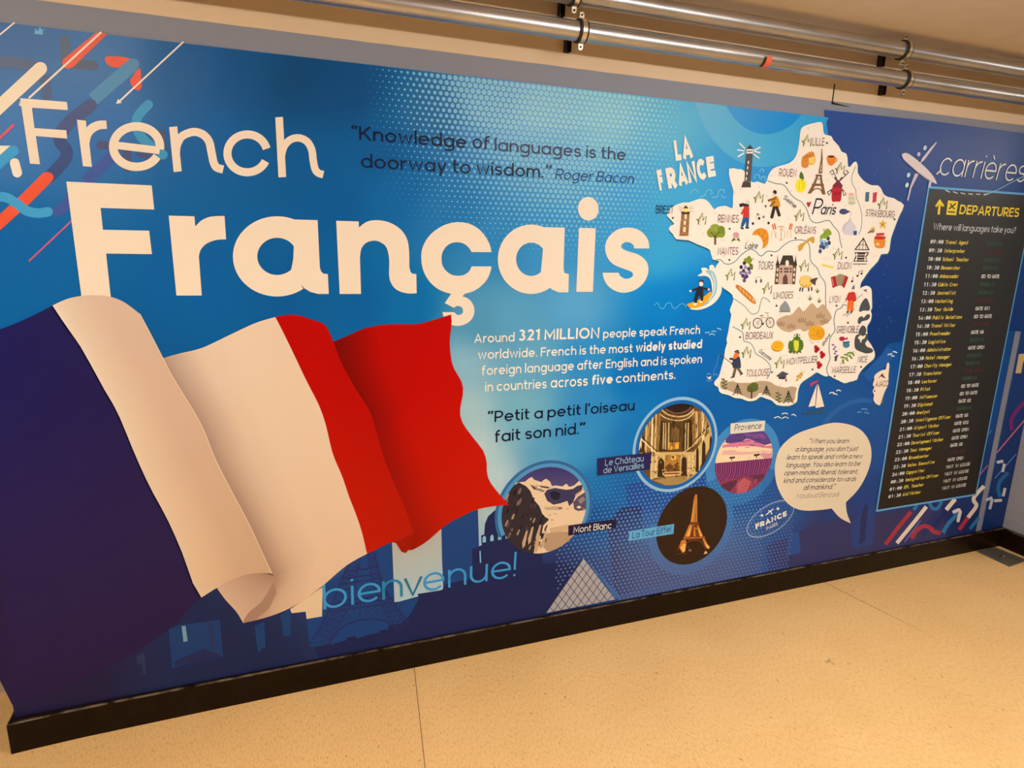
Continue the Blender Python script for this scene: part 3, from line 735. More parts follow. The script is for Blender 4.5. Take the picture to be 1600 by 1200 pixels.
for side, inn_ in ((E_L, [(512, 1006), (528, 976), (548, 944), (556, 912), (560, 890), (564, 866)]), (E_R, [(622, 985), (604, 960), (590, 934), (580, 905), (577, 884), (574, 862)])):
    for k in range(17):
        t0_, t1_ = k / 17, (k + 1) / 17
        s.l_(TW, 1.0, [along(side, t0_), along(inn_, t1_)]); s.l_(TW, 1.0, [along(inn_, t0_), along(side, t1_)])
    s.l_(TW, 1.3, inn_)
for k in range(16): s.l_(TW, 1.0, [along([(519, 955), (620, 940)], k / 16), along([(521, 941), (608, 929)], min(1, (k + .7) / 16))])
for k in range(26): s.l_(TW, .9, [along(IN_L + IN_R[::-1], k / 25), along([(498, 985), (517, 955), (620, 941), (640, 965)], k / 25)])
s.done()

s = Sheet('glass_pyramid', 3, MU)
s.f_((44, 104, 172), [(911, 871), (914, 873), (970, 932), (960, 936)])
s.f_((178, 166, 162), [(911, 871), (961, 935.5), (852, 957)])
A, B, C = (911, 871), (852, 957), (961, 935.5)
for k in range(1, 9):
    t = k / 9
    s.l_((52, 46, 62), .9, [along([A, B], t), along([C, B], t)])
    s.l_((52, 46, 62), .9, [along([A, C], t), along([B, C], t)])
s.l_((60, 52, 70), 1.2, [B, A, C])
s.done()
dots_r = lambda px, py, x, z: max(0, min(.95, 1.12 - abs(px - 1070) / 300)) * max(0, min(1, (py - 660 + (px - 900) * .05) / 190)) * (1.12 if py > 800 else 1) - .04 if px > 868 and not (852 < px < 968 and py > 871 + abs(px - 911) * 1.25) else 0
dots('halftone_dots', 4, 0.78, 2.08, BASE_T + .01, .74, .0182, lambda px, py: lerp3((96, 110, 152), (70, 140, 200), max(0, min(1, (880 - py) / 130))) if px < 1190 else lerp3((74, 106, 160), (96, 92, 132), max(0, min(1, (px - 1200) / 90))), dots_r)

# ------------------------------------------------------------------ painted streaks, top left and bottom right
class Streaks:
    """each painted streak is a part of its own; a rounded end joins the streak drawn before it"""
    def __init__(self, parent, layer): self.parent, self.layer, self.k, self.cur = parent, layer, 0, None
    def new(self):
        self.done(); self.k += 1; self.cur = Sheet('colour_streak', self.layer + .018 * self.k, self.parent); self.cur.j = 0
        return self.cur
    def l_(self, *a, **k): self.new().l_(*a, **k)
    def f_(self, *a, **k): self.new().f_(*a, **k)
    def e_(self, *a, **k): self.cur.e_(*a, **k)
    def done(self):
        if self.cur: self.cur.done(); self.cur = None
s = Streaks(MU, 3)
GRY = (88, 104, 130)
s.l_(GRY, 17, [(-20, 97), (20, 98), (52, 103)], cap=True); s.l_((78, 98, 134), 17, [(70, 118), (75, 156)])
s.l_((90, 104, 124), 16, [(102, 64), (104, 100)], cap=True); s.l_((88, 98, 118), 15, [(108, 100), (146, 103)], cap=True)
s.f_((236, 92, 66), [(151, 51.5), (169, 53.5), (114, 106.5), (100, 93)]); s.e_((236, 92, 66), 107, 99, 9, 9)
s.l_((250, 226, 196), 3.2, [(159, 51), (46, 154)])
s.f_((236, 92, 66), [(167, 89), (204, 92), (196, 104), (180, 106), (168, 101)], True)
s.l_((84, 142, 178), 21, [(208, 102), (146, 156)]); s.e_((92, 140, 172), 208, 101, 10, 9)
s.f_((236, 92, 66), [(206, 122), (219, 107), (221, 125), (222, 136), (216, 142), (208, 137), (204, 128)], True)
s.l_((74, 86, 130), 20, [(142, 165), (112, 188), (98, 204)], cap=True)
s.l_((60, 78, 126), 19, [(100, 204), (94, 220), (104, 234), (103, 248), (88, 266), (74, 280)], True)
s.l_((240, 88, 56), 19, [(76, 276), (40, 312), (0, 348), (-20, 364)]); s.e_((240, 88, 56), 75, 277, 9.5, 8)
s.l_((70, 90, 158), 16, [(84, 333), (98, 326), (112, 308), (112, 300)], True)
s.l_((70, 160, 206), 15, [(-20, 308), (8, 308), (24, 316), (42, 329), (60, 333), (76, 331)], True, cap=True)
s.l_((70, 90, 158), 18, [(180, 240), (134, 284)]); 
s.l_((78, 82, 120), 13, [(158, 227), (200, 230)], cap=True); s.l_((82, 84, 116), 14, [(252, 210), (254, 244)], cap=True); s.l_((80, 84, 120), 14, [(199, 240), (200, 262)], cap=True); s.l_((80, 84, 122), 13, [(220, 240), (250, 242)], cap=True)
s.l_((66, 150, 188), 15, [(232, 164), (216, 182), (214, 198), (222, 215), (236, 228), (255, 242)], True, cap=True)
s.l_((250, 224, 190), 21, [(-20, 186), (64, 108)], cap=True)
s.l_((226, 84, 96), 4, [(-10, 226), (22, 196)], cap=True)
s.l_((250, 232, 206), 2.4, [(-10, 64), (24, 36)])
s.l_((250, 228, 200), 2.6, [(287, 66), (187, 159)]); s.f_((250, 228, 200), [(182, 163), (185, 155), (191, 161)])
s.f_((116, 178, 214), [(56, 45), (60, 50), (63, 43), (67, 48), (71, 45), (67, 51), (69, 55), (55, 54)])
s.f_((250, 226, 196), [(-10, 228), (18, 228), (-10, 252)])
s.l_((250, 228, 200), 15, [(24, 255), (28, 270)], cap=True)
s.l_((66, 158, 204), 17, [(22, 235), (-10, 264)]); s.e_((66, 158, 204), 22, 236, 8.5, 8.5)
s.l_((214, 92, 120), 2.4, [(116, 342), (46, 408)])
# bottom right
RD, WHI, TEA = (178, 52, 64), (240, 214, 186), (52, 120, 164)
s.l_((36, 44, 96), 9, [(1478, 797), (1458, 822)]); s.l_((44, 52, 100), 9, [(1462, 800), (1440, 836)])
s.l_(TEA, 5, [(1426, 796), (1432, 789)]); s.l_(TEA, 5, [(1451, 785), (1455, 793), (1463, 794), (1470, 783)], True)
s.l_(RD, 6, [(1422, 799), (1403, 822), (1382, 850)]); s.l_(WHI, 6, [(1446, 791), (1427, 815), (1400, 848)])
s.l_((132, 110, 176), 1.5, [(1437, 813), (1412, 846)])
s.l_(RD, 6.5, [(1423, 841), (1429, 830), (1440, 822), (1450, 823), (1458, 830), (1468, 832)], True)
s.l_(WHI, 6.5, [(1491, 779), (1477, 796)]); s.l_(TEA, 6, [(1497, 797), (1491, 806), (1480, 818), (1472, 832)], True)
s.l_((226, 206, 186), 5, [(1487, 800), (1496, 796), (1499, 797)]); s.l_((226, 206, 186), 5, [(1499, 799), (1495.5, 813)], cap=True)
s.l_(WHI, 6, [(1536, 759), (1522, 774), (1520, 782), (1524, 790), (1511, 808)], True); s.l_(RD, 6, [(1511, 808), (1497, 827)])
s.l_((196, 92, 120), 1.6, [(1542, 726), (1528, 743)]); s.l_(TEA, 5, [(1528, 808), (1514, 826)]); s.l_((64, 132, 180), 1.6, [(1548, 672), (1531, 690)])
s.done()

# ------------------------------------------------------------------ headings
CR = (250, 222, 190)
s = Sheet('french_heading', 6, MU)
W_ = 12.6
s.f_(CR, [(32.6, 154), (105.4, 160), (107, 172.5), (51, 169), (55, 200.6), (104.5, 204), (106, 217), (57, 213), (63.6, 257), (48, 256)])
s.f_(CR, [(32, 158), (35, 166), (31, 166)])
s.f_(CR, [(121, 187.5), (135, 189), (136, 200)] + smooth([(136, 200), (141, 195), (150, 190.5), (158, 189), (167, 189)], k=3) + [(168, 202)] + smooth([(168, 202), (158, 202.5), (150, 206), (143.5, 213), (140.5, 225)], k=3) + [(144.5, 261), (130.5, 260)])
s.l_(CR, 13.2, arc(214, 229.5, 36.5, 31.5, 8, -331, 40)); s.l_(CR, 11.5, [(183, 227.5), (250, 235.5)])
s.l_(CR, W_, [(271, 198.5), (278, 268.5)]); s.l_(CR, W_, smooth([(275, 240), (277, 227), (283, 215), (293, 209), (305, 206.5), (318, 211), (327, 222), (331, 240), (334, 254), (339, 262), (349, 265)]))
s.l_(CR, 12.6, arc(386.5, 240, 31, 29.5, -14, -336, 34))
s.l_(CR, 12, [(436, 183.5), (441, 277)]); s.l_(CR, 11.6, smooth([(439, 252), (440.5, 239), (445, 227), (455, 218), (468, 216), (480, 222), (487, 235), (489, 250), (492, 264), (497, 270.5), (505, 273)]))
s.done()
s = Sheet('francais_heading', 6, MU)
C_A, C_B = (860, 280, 6.317), (640, 320, 6.0)
s.f_(CR, [(104.6, 284), (237.5, 290), (241.5, 327.5), (158, 325), (161.5, 359), (233.5, 360.5), (238, 397), (166.5, 396), (174, 466), (128.5, 466)])
s.f_(CR, [(264, 337), (304, 338), (305.5, 354)] + smooth([(305.5, 354), (315, 344.5), (330, 338.5), (351, 337.5)], k=3) + [(353.5, 374)] + smooth([(353.5, 374), (337.5, 375), (322.5, 381), (314, 390), (311, 400)], k=3) + [(315.5, 461.5), (276, 461.5)])
def bold_a(cx, cy, rx, ry, ix, iy, ex, stem):
    O, I = [], []
    for k in range(61):
        t = math.radians(k * 6); c, sn = math.cos(t), math.sin(t)
        a_ = abs(((k * 6 + 180) % 360) - 180)
        q = rx if a_ > 48 else ex
        O.append((cx + q * c, cy + (ry if a_ > 48 else ry * .62) * sn)); I.append((cx + ix * c, cy + iy * sn))
    y = s._y()
    for k in range(60): s.raw([O[k], O[k + 1], I[k + 1], I[k]], CR, y)
    s.f_(CR, stem)
bold_a(433, 400.5, 69, 62.5, 31, 29, 44, [(461, 343), (496, 344), (499.5, 417.5), (501.5, 424), (505.5, 427.5), (512, 428), (513.5, 459), (497, 459), (485, 456), (475, 450), (470, 444), (452, 436), (458, 405)])
s.f_(CR, [(525, 345), (560, 346), (560.5, 355.5)] + smooth([(560.5, 355.5), (572, 347), (587.5, 344), (607.5, 347.5), (625, 358), (635, 372.5), (638.5, 390), (639, 417)]) + [(641, 425), (644, 427.5), (650, 428), (650.5, 458)] + smooth([(650.5, 458), (635, 458), (620, 453), (611, 443), (607.5, 430), (607.5, 405), (603.5, 387), (595, 379), (585, 376), (572.5, 379), (564.5, 388), (562, 402)]) + [(563.7, 459), (530.5, 459)])
s.at(C_B).f_(CR, smooth([(763, 443), (745, 370), (700, 290), (640, 225), (560, 180), (470, 163), (380, 172), (290, 205), (200, 270), (140, 350), (108, 440), (108, 540), (130, 630), (180, 715), (250, 780), (320, 815), (385, 833)], k=3) + [(325, 920), (412, 965)] + smooth([(430, 950), (455, 947), (485, 960), (497, 990), (490, 1015), (465, 1030), (440, 1028), (415, 1005)], k=2) + [(303, 1005)] + smooth([(320, 1060), (360, 1110), (420, 1132), (480, 1130), (540, 1105), (585, 1060), (603, 1000), (595, 945), (565, 895), (520, 865), (490, 858)], k=2) + [(512, 833)] + smooth([(512, 833), (590, 810), (660, 765), (720, 700), (755, 620), (762, 577)], k=3) + [(577, 577)] + smooth([(577, 577), (555, 620), (510, 655), (450, 665), (390, 655), (340, 620), (305, 570), (295, 510), (302, 450), (335, 395), (380, 362), (440, 350), (500, 362), (545, 395), (577, 443)], k=2))
s.at(D); bold_a(829, 405, 52, 54, 23.5, 26, 34, [(850, 355), (881.3, 355.7), (879.5, 420), (881, 426.5), (887.8, 428), (887, 456.5), (872, 456.5), (861, 452), (855, 445), (843, 436), (846, 405)])
s.at(C_A); s.f_(CR, [(275, 480), (440, 485), (412, 1110), (248, 1110)]); s.e_(CR, 367, 292, 102, 116, 32, -4)
s.f_(CR, smooth([(967, 683), (962, 620), (935, 565), (880, 510), (810, 483), (740, 478), (660, 495), (595, 540), (550, 600), (533, 665), (538, 730), (565, 790), (615, 840), (680, 870), (750, 895), (795, 915), (808, 940), (795, 965), (760, 980), (725, 980), (690, 962), (672, 940), (668, 922)], k=2) + [(508, 922)] + smooth([(508, 922), (520, 985), (560, 1050), (620, 1095), (690, 1118), (760, 1115), (840, 1085), (910, 1025), (950, 950), (960, 885), (945, 820), (900, 770), (840, 735), (760, 712), (710, 690), (690, 665), (700, 640), (730, 622), (770, 622), (800, 640), (815, 660), (818, 683)], k=2))
s.done()

# ------------------------------------------------------------------ the waving flag
FLAG = empty('tricolour_flag'); FLAG.parent = MU; FLAG['label'] = 'large waving blue, white and red flag'
SB, SW, SR = Sheet('blue_stripe', 8.6, FLAG), Sheet('white_stripe', 8.3, FLAG), Sheet('red_stripe', 8.0, FLAG)
def coons(top, bot, left, right, n=26, m_=26):
    T_, B_, L_, R_ = (smooth(q) if len(q) > 2 else q for q in (top, bot, left, right))
    def at(pl, t):
        d = [0]
        for i in range(1, len(pl)): d.append(d[-1] + math.dist(pl[i - 1], pl[i]))
        x = t * d[-1]
        for i in range(1, len(pl)):
            if x <= d[i] + 1e-9:
                f = (x - d[i - 1]) / max(d[i] - d[i - 1], 1e-9); return (pl[i - 1][0] + (pl[i][0] - pl[i - 1][0]) * f, pl[i - 1][1] + (pl[i][1] - pl[i - 1][1]) * f)
        return pl[-1]
    G = []
    for i in range(m_ + 1):
        t = i / m_; row = []
        for j in range(n + 1):
            u = j / n
            a_, b_, l, r = at(T_, u), at(B_, u), at(L_, t), at(R_, t)
            c00, c10, c01, c11 = T_[0], T_[-1], B_[0], B_[-1]
            row.append(tuple((1 - t) * a_[k] + t * b_[k] + (1 - u) * l[k] + u * r[k] - ((1 - u) * (1 - t) * c00[k] + u * (1 - t) * c10[k] + (1 - u) * t * c01[k] + u * t * c11[k]) for k in (0, 1)))
        G.append(row)
    return G
def stops(*st):
    st = [(k, (c_[0] * .98, c_[1], c_[2] + 8) if c_[1] > 100 else c_) for k, c_ in st]
    def f(u, v):
        for (a_, ca), (b_, cb) in zip(st, st[1:]):
            if u <= b_: return lerp3(ca, cb, max(0, (u - a_) / (b_ - a_)))
        return st[-1][1]
    return f
def blend2(f0, f1): return lambda u, v: lerp3(f0(u, v), f1(u, v), v)
BW = [(83, 477), (105, 510), (128, 543), (165, 610), (185, 645), (212, 710), (235, 760), (262, 810), (285, 862), (302, 910), (315, 932)]
s = SB
s.grid(coons([(-14, 520), (30, 503), (60, 489), (83, 477)], [(14, 1062), (120, 1040), (230, 990), (315, 932)], [(-14, 520), (-2, 800), (14, 1062)], BW, 16, 20), lambda u, v: lerp3(lerp3((38, 32, 92), (40, 32, 82), u), lerp3((48, 32, 72), (46, 30, 70), u), v))
s.l_((20, 12, 40), 2.2, [(p[0] - 1.2, p[1] + .6) for p in BW], True)
s = SW
RW = [(219, 490), (236, 522), (255, 559), (270, 588), (300, 637), (318, 670), (336, 715), (360, 763), (381, 802), (394, 828), (410, 863), (425, 895)]
s2W = [(430, 495), (442, 518), (460, 555), (478, 593), (497, 630), (508, 660), (515, 690), (521, 712), (535, 745), (545, 775), (555, 800), (565, 830), (573, 864)]
s.grid(coons([(255, 559), (280, 552), (310, 545), (330, 537), (365, 520), (400, 504), (430, 495)], [(380, 972), (420, 962), (460, 945), (500, 917), (540, 883), (573, 864)], RW[2:] + [(428, 906), (405, 938), (380, 972)], s2W),
       blend2(stops((0, (186, 148, 118)), (.10, (206, 168, 136)), (.3, (238, 200, 160)), (.6, (244, 206, 164)), (1, (244, 204, 162))), stops((0, (176, 130, 94)), (.2, (222, 176, 132)), (.5, (240, 194, 146)), (1, (242, 196, 150)))))
s.f_((176, 134, 108), [(380, 972), (384, 962), (395, 950), (410, 937), (421, 924), (428, 906), (432, 925), (420, 950), (400, 966)])
s.grid(coons([(83, 477), (105, 467), (128, 462), (150, 461), (172, 463), (195, 472), (219, 490)], [(315, 932), (339, 917), (361, 905), (387, 896), (410, 894), (425, 895)], BW, RW),
       blend2(stops((0, (246, 214, 178)), (.12, (236, 202, 162)), (.45, (228, 186, 150)), (.8, (226, 184, 148)), (1, (226, 182, 144))), stops((0, (240, 196, 148)), (.3, (234, 186, 138)), (.6, (220, 172, 126)), (1, (216, 168, 122)))))
s.grid(coons([(339, 917), (361, 905), (387, 896), (410, 894), (425, 897)], [(380, 972), (384, 962), (395, 950), (410, 937), (427, 908)], [(339, 917), (352, 935), (370, 955), (380, 972)], [(425, 897), (428.5, 902), (427, 908)], 14, 12), lambda u, v: lerp3((222, 180, 146), (168, 126, 102), u * (1 - .45 * v)))
s = SR
RF = [(520.5, 533.5), (536, 572), (560, 614), (578, 642), (588.5, 677), (601, 719), (620, 764), (634, 796), (646, 833)]
s.grid(coons([(520.5, 533.5), (545, 523), (565, 514), (590, 508), (620, 506), (650, 506), (675, 500), (704, 491)], [(646, 833), (637, 858), (650, 855), (670, 842), (695, 820), (720, 806), (745, 795), (770, 790), (794, 788)], RF, [(704, 491), (705, 505), (702, 530), (703, 550), (707, 572), (720, 595), (723, 612), (718, 640), (722, 660), (740, 685), (755, 705), (760, 725), (760, 740), (768, 757), (794, 788)], 30, 30),
       blend2(stops((0, (122, 2, 0)), (.14, (142, 2, 0)), (.38, (188, 4, 0)), (1, (192, 6, 2))), stops((0, (146, 18, 6)), (.2, (160, 20, 6)), (.5, (196, 24, 6)), (1, (204, 26, 6)))))
s.grid(coons([(430, 495), (445, 492), (465, 492), (490, 500), (508, 507.5), (520.5, 533.5)], [(573, 864), (590, 856), (611, 846), (646, 833)], s2W, RF, 14, 26),
       blend2(stops((0, (190, 6, 2)), (1, (188, 4, 0))), stops((0, (196, 26, 8)), (1, (184, 26, 8)))))
s.f_((166, 22, 6), [(611, 846), (622, 842), (646, 833), (643, 850), (634, 863), (627, 861), (618, 847)])
SW.l_((238, 206, 168), 1.6, BW, True); SW.l_((236, 200, 160), 1.3, RW, True)
for q in (SR, SW, SB): q.done()

# ------------------------------------------------------------------ quotations and paragraph
INK = (26, 30, 58)
def line(name, rows, layer=6, parent=MU):
    s = Sheet(name, layer, parent)
    for r in rows: text(s, *r[:5], **(r[5] if len(r) > 5 else {}))
    return s.done()
line('knowledge_quotation', [  # paler to the right: gloss haze mixed into the letter colours
    ('“Knowledge', (549, 218), (728, 232), 15.5, INK, dict(w=.185)), ('of', (737, 231), (763, 235), 15.5, (38, 42, 70), dict(w=.185)), ('languages is the', (772, 236), (976, 251), 14.5, (62, 66, 92), dict(w=.185)),
    ('doorway to wisdom.', (564, 262), (848, 278), 15.5, (30, 36, 64), dict(w=.185)), ('”', (851, 278.5), (860, 279), 15, (62, 66, 92), dict(w=.185)),
    ('Roger Bacon', (866, 280), (988, 287), 12, (44, 72, 124), dict(w=.155, skew=.2))])
LW = (250, 244, 234)
line('speakers_paragraph', [
    ('Around', (740, 535.5), (803, 533), 10.2, LW, dict(w=.205)), ('321 MILLION', (809, 532), (935, 528), 12.4, (252, 236, 206), dict(w=.25)), ('people speak French', (941, 528), (1092, 521), 9.8, LW, dict(w=.205)),
    ('worldwide. French is the most', (746, 561), (987, 550), 10.4, LW, dict(w=.205)), ('widely studied', (992, 549.5), (1095, 543.5), 10, LW, dict(w=.285)),
    ('foreign language after English and is spoken', (752, 586), (1095, 566.5), 10.6, LW, dict(w=.205)),
    ('in countries', (757, 611.5), (853, 606), 10.8, LW, dict(w=.205)), ('across', (859, 605.5), (917, 602), 11.6, LW, dict(w=.205)), ('five', (924, 600.5), (956, 598.5), 10.4, (252, 236, 206), dict(w=.285)), ('continents.', (961, 598), (1054, 591.5), 10.2, LW, dict(w=.205))])
line('petit_quotation', [('“', (761, 659.5), (769, 659), 12.5, INK, dict(w=.185)), ("Petit a petit l'oiseau", (772, 659), (990, 640.5), 12.5, (16, 22, 50), dict(w=.185)),
    ('fait son nid.', (772.5, 690.5), (903, 677.5), 13, (16, 22, 50), dict(w=.185)), ('”', (904, 677.5), (912, 677), 13, (16, 22, 50), dict(w=.185))])
BL = (66, 152, 202)
line('bienvenue_greeting', [('bie', (505, 951), (595, 936), 30, BL, dict(w=.125)), ('n', (597, 936), (629, 930.5), 29, (48, 132, 170), dict(w=.125)), ('v', (630, 931), (659, 927), 28, (34, 118, 150), dict(w=.125)), ('en', (661, 924), (728, 912), 28, BL, dict(w=.125)), ('ue', (733, 911), (797, 901), 27, BL, dict(w=.125)), ('!', (801, 899.5), (804.5, 899), 27, BL, dict(w=.125))], 7)

# ------------------------------------------------------------------ map of France
s = Sheet('france_map', 7, MU)
FR = [(1281, 192.5), (1283, 200), (1284, 207.5), (1287, 212), (1296, 214), (1299, 220), (1307.5, 229), (1312, 238), (1319, 241), (1321, 247.5), (1322, 260), (1326, 262.5), (1331, 257), (1335, 254), (1337, 260), (1337, 270), (1342.5, 279), (1350, 286), (1360, 291), (1369, 291), (1374, 296), (1377.5, 304), (1385, 309), (1394, 311), (1400, 315), (1409, 321),
      (1402, 337), (1395, 355), (1389, 372), (1387, 387), (1384, 395), (1374, 396), (1369, 407), (1356, 421), (1347, 434), (1342, 442), (1341, 452), (1345, 450), (1352, 447.5), (1358, 451), (1359, 460), (1359.5, 480), (1357, 485), (1359, 491), (1357, 501), (1352, 509), (1352, 520), (1352, 530), (1357, 537), (1362, 546), (1364, 553), (1362, 560), (1353.5, 567), (1344, 576.5), (1338, 586), (1336, 592), (1325, 595), (1318, 597), (1309.5, 593), (1301, 589), (1294, 585), (1289, 586.6), (1282, 583.6), (1274, 580), (1265.6, 586), (1256, 592), (1248, 599), (1244, 611), (1243, 623), (1241, 627.6),
      (1230.6, 632.5), (1212.6, 631), (1206, 624.6), (1195.7, 621), (1186.7, 618), (1179, 623.5), (1167.6, 625), (1157.5, 621), (1147, 620), (1138, 615.6), (1127, 613), (1123, 609), (1122, 604), (1116, 600), (1117, 595), (1122.6, 588.6), (1127, 574), (1131, 559), (1133, 545), (1136, 536), (1135, 530), (1137.5, 519), (1140, 504), (1142.5, 491), (1140, 484), (1145, 471), (1144, 460), (1135, 452.5), (1126, 445), (1125, 430), (1117.5, 420), (1120, 414), (1124, 407), (1113, 404), (1109, 390), (1100, 385), (1087.5, 380), (1074, 374), (1056, 372.5), (1051, 365), (1045, 359), (1047, 354), (1054, 350), (1044, 339), (1042.5, 334), (1050, 324), (1066, 318), (1076, 317.5), (1090, 312.5), (1100, 313), (1107.5, 320), (1114, 329), (1120, 325), (1132.5, 323), (1144, 327), (1145, 309), (1145.5, 297), (1140.6, 282), (1139, 265), (1151.6, 266), (1160, 268), (1172, 286), (1182, 285), (1193, 289), (1198, 282), (1200, 275), (1206.6, 265), (1219, 260), (1232.5, 256), (1242.5, 246), (1247, 231), (1249, 215), (1251, 202.5), (1257.5, 197.5), (1270, 194)]
FRs = smooth(FR, True, 2)
s.l_((40, 96, 128), 3.4, [(p[0] + .6, p[1] + 1.8) for p in FRs], closed=True)
s.l_((255, 244, 226), 2.6, FRs, closed=True)
s.f_((255, 232, 206), FRs)
inside = lambda x, y: sum(((a[1] > y) != (b_[1] > y)) and x < (b_[0] - a[0]) * (y - a[1]) / (b_[1] - a[1]) + a[0] for a, b_ in zip(FR, FR[1:] + FR[:1])) % 2
yy = s._y()
for k in range(300):
    x, y = random.uniform(1045, 1405), random.uniform(195, 625)
    if inside(x, y): s.raw([(x - .6, y), (x + .5, y), (x + .8, y + 2.2), (x - .3, y + 2.2)], (212, 190, 160), yy)
RV = (116, 144, 142)
def river(crop, wd, pts): s.at(crop).l_(RV, wd * crop[2], pts, True)
river(C2, 1.5, [(-100, 740), (0, 775), (80, 785), (130, 820), (190, 910), (260, 970), (330, 1010), (390, 1100), (420, 1190), (460, 1250), (530, 1265), (660, 1235), (720, 1300), (790, 1390), (805, 1480), (830, 1580)])
river(C3, 1.5, [(760, 775), (830, 765), (900, 820), (1000, 800), (1100, 700), (1200, 635), (1270, 660), (1340, 720), (1420, 660), (1530, 665), (1620, 590), (1720, 530), (1850, 520), (1930, 560), (1950, 660), (1960, 780), (2040, 870), (2080, 970), (2140, 1060), (2145, 1250), (2150, 1370), (2155, 1440)])
river(C6, 1.5, [(585, 1420), (560, 1330), (600, 1200), (590, 1100), (600, 950), (660, 850), (650, 720), (680, 600), (740, 570), (760, 530), (810, 535)])
river(C7, 1.4, [(470, -90), (560, -40), (615, 0), (630, 110), (720, 140), (770, 220), (800, 290), (900, 350), (980, 430), (1000, 520), (950, 640)])
river(C5, 1.2, [(670, 450), (740, 490), (830, 560), (900, 640), (980, 620), (1010, 520), (1040, 440), (1100, 460), (1130, 500)])
river(C2, 1.1, [(1000, 560), (955, 680), (960, 780), (1000, 850), (1010, 950), (1050, 1050), (1075, 1150), (1078, 1220), (1070, 1330), (1040, 1410)])
s.at(D)
for crop, x, y in ((C2, 642, 270), (C2, 140, 768), (C3, 238, 245), (C3, 948, 380), (C3, 945, 768), (C3, 1470, 712), (C4, 1485, 262), (C4, 250, 497), (C4, 880, 740), (C5, 1213, 540), (C5, 758, 932), (C6, 683, 540), (C6, 825, 752), (C7, 1018, 545), (C8, 318, 562), (C8, 610, 652), (C8, 957, 530)):
    s.at(crop).e_((70, 56, 50), x, y, 13, 13, 12)
MP = s.done('cream illustrated map with a white outline')

def icon(name, crop, ops, layer=10, label=None):
    s = Sheet(name, layer, MP, crop)
    for o in ops:
        k = o[0]
        if k == 'f': s.f_(o[1], o[2])
        elif k == 'F': s.f_(o[1], o[2], True)
        elif k == 'l': s.l_(o[1], o[2], o[3])
        elif k == 'L': s.l_(o[1], o[2], o[3], True)
        elif k == 'c': s.l_(o[1], o[2], o[3], cap=True)
        elif k == 'e': s.e_(o[1], *o[2:])
        elif k == '@': s.at(o[1])
    return s.done(label)
DK, BRN, WH, GRN = (52, 46, 44), (136, 92, 58), (252, 250, 244), (112, 128, 52)
icon('grey_lighthouse', C1, [('f', (92, 82, 78), [(1100, 755), (1122, 440), (1196, 440), (1172, 755)]), ('f', (80, 70, 68), [(1065, 822), (1086, 755), (1172, 758), (1174, 822)]), ('f', WH, [(1125, 385), (1202, 385), (1196, 436), (1124, 436)]), ('l', DK, 10, [(1130, 412), (1192, 412)]),
    ('f', (74, 66, 64), [(1118, 388), (1165, 338), (1207, 388)])] + [('l', WH, 15, q) for q in ([(1045, 320), (1110, 386)], [(1020, 396), (1102, 408)], [(1025, 475), (1100, 430)], [(1283, 366), (1210, 402)], [(1280, 430), (1210, 412)], [(1268, 492), (1200, 440)])] + [('f', WH, [(1140 - k * 8, 520 + k * 62), (1153 - k * 8, 520 + k * 62), (1150 - k * 8, 555 + k * 62), (1137 - k * 8, 555 + k * 62)]) for k in range(4)])
def waves(crop, segs, col, wd): return icon('sea_waves', crop, [('L', col, wd, q) for q in segs], 9)
waves(C1, [[(480, 895), (525, 850), (560, 855), (580, 885)], [(590, 925), (640, 920), (680, 855), (720, 855), (735, 890), (712, 895)], [(730, 935), (790, 925), (815, 858), (865, 850), (870, 885)], [(840, 900), (855, 935), (895, 930)], [(1215, 725), (1225, 680), (1265, 680), (1270, 715)], [(1285, 735), (1300, 700), (1335, 705), (1330, 750)], [(1275, 650), (1290, 615), (1320, 625), (1310, 652)]], (122, 196, 232), 11)
waves(C5, [[(320, 878), (375, 868)], [(400, 858), (460, 858)], [(470, 820), (525, 838)], [(370, 905), (405, 888), (440, 905)]], (150, 200, 232), 12)
waves((1160, 620, 5.0), [[(240, 163), (270, 152), (292, 165)], [(300, 132), (322, 124), (347, 130)], [(300, 168), (325, 154), (352, 165)], [(375, 140), (392, 134), (410, 148)]], (236, 240, 244), 7)
waves(C8, [[(540, 880), (565, 865), (605, 868)], [(585, 882), (615, 882), (645, 895)], [(630, 845), (660, 832), (690, 848)], [(1305, 375), (1330, 362), (1365, 358)], [(1350, 380), (1395, 390)], [(1375, 330), (1400, 330), (1428, 345)]], (234, 240, 246), 13)
waves(C8, [[(905, 1125), (960, 1120)], [(960, 1085), (1000, 1080), (1040, 1090)], [(1000, 1125), (1060, 1140)]], (120, 176, 218), 11)
waves((0, 0, 1.0), [[(1021, 477), (1026, 473), (1030, 481), (1036, 481), (1040, 474), (1047, 474), (1049, 480), (1055, 481), (1061, 475), (1068, 475), (1070, 480)]], (84, 176, 220), 1.5)
icon('boules_thrower', C1, [('f', DK, [(1040, 1012), (1078, 998), (1155, 1016), (1150, 1045), (1092, 1034), (1050, 1048)]), ('f', (238, 206, 170), [(1110, 985), (1150, 970), (1160, 1000), (1120, 1010)]), ('@', C3), ('f', (216, 62, 48), [(1122, 98), (1190, 98), (1192, 240), (1112, 240)]), ('c', (216, 62, 48), 26, [(1130, 130), (1098, 190)]), ('f', (48, 96, 138), [(1112, 240), (1192, 240), (1180, 362), (1148, 362), (1150, 290), (1112, 362), (1084, 352)]), ('c', DK, 22, [(1092, 370), (1112, 376)]), ('c', DK, 22, [(1152, 366), (1178, 368)])])
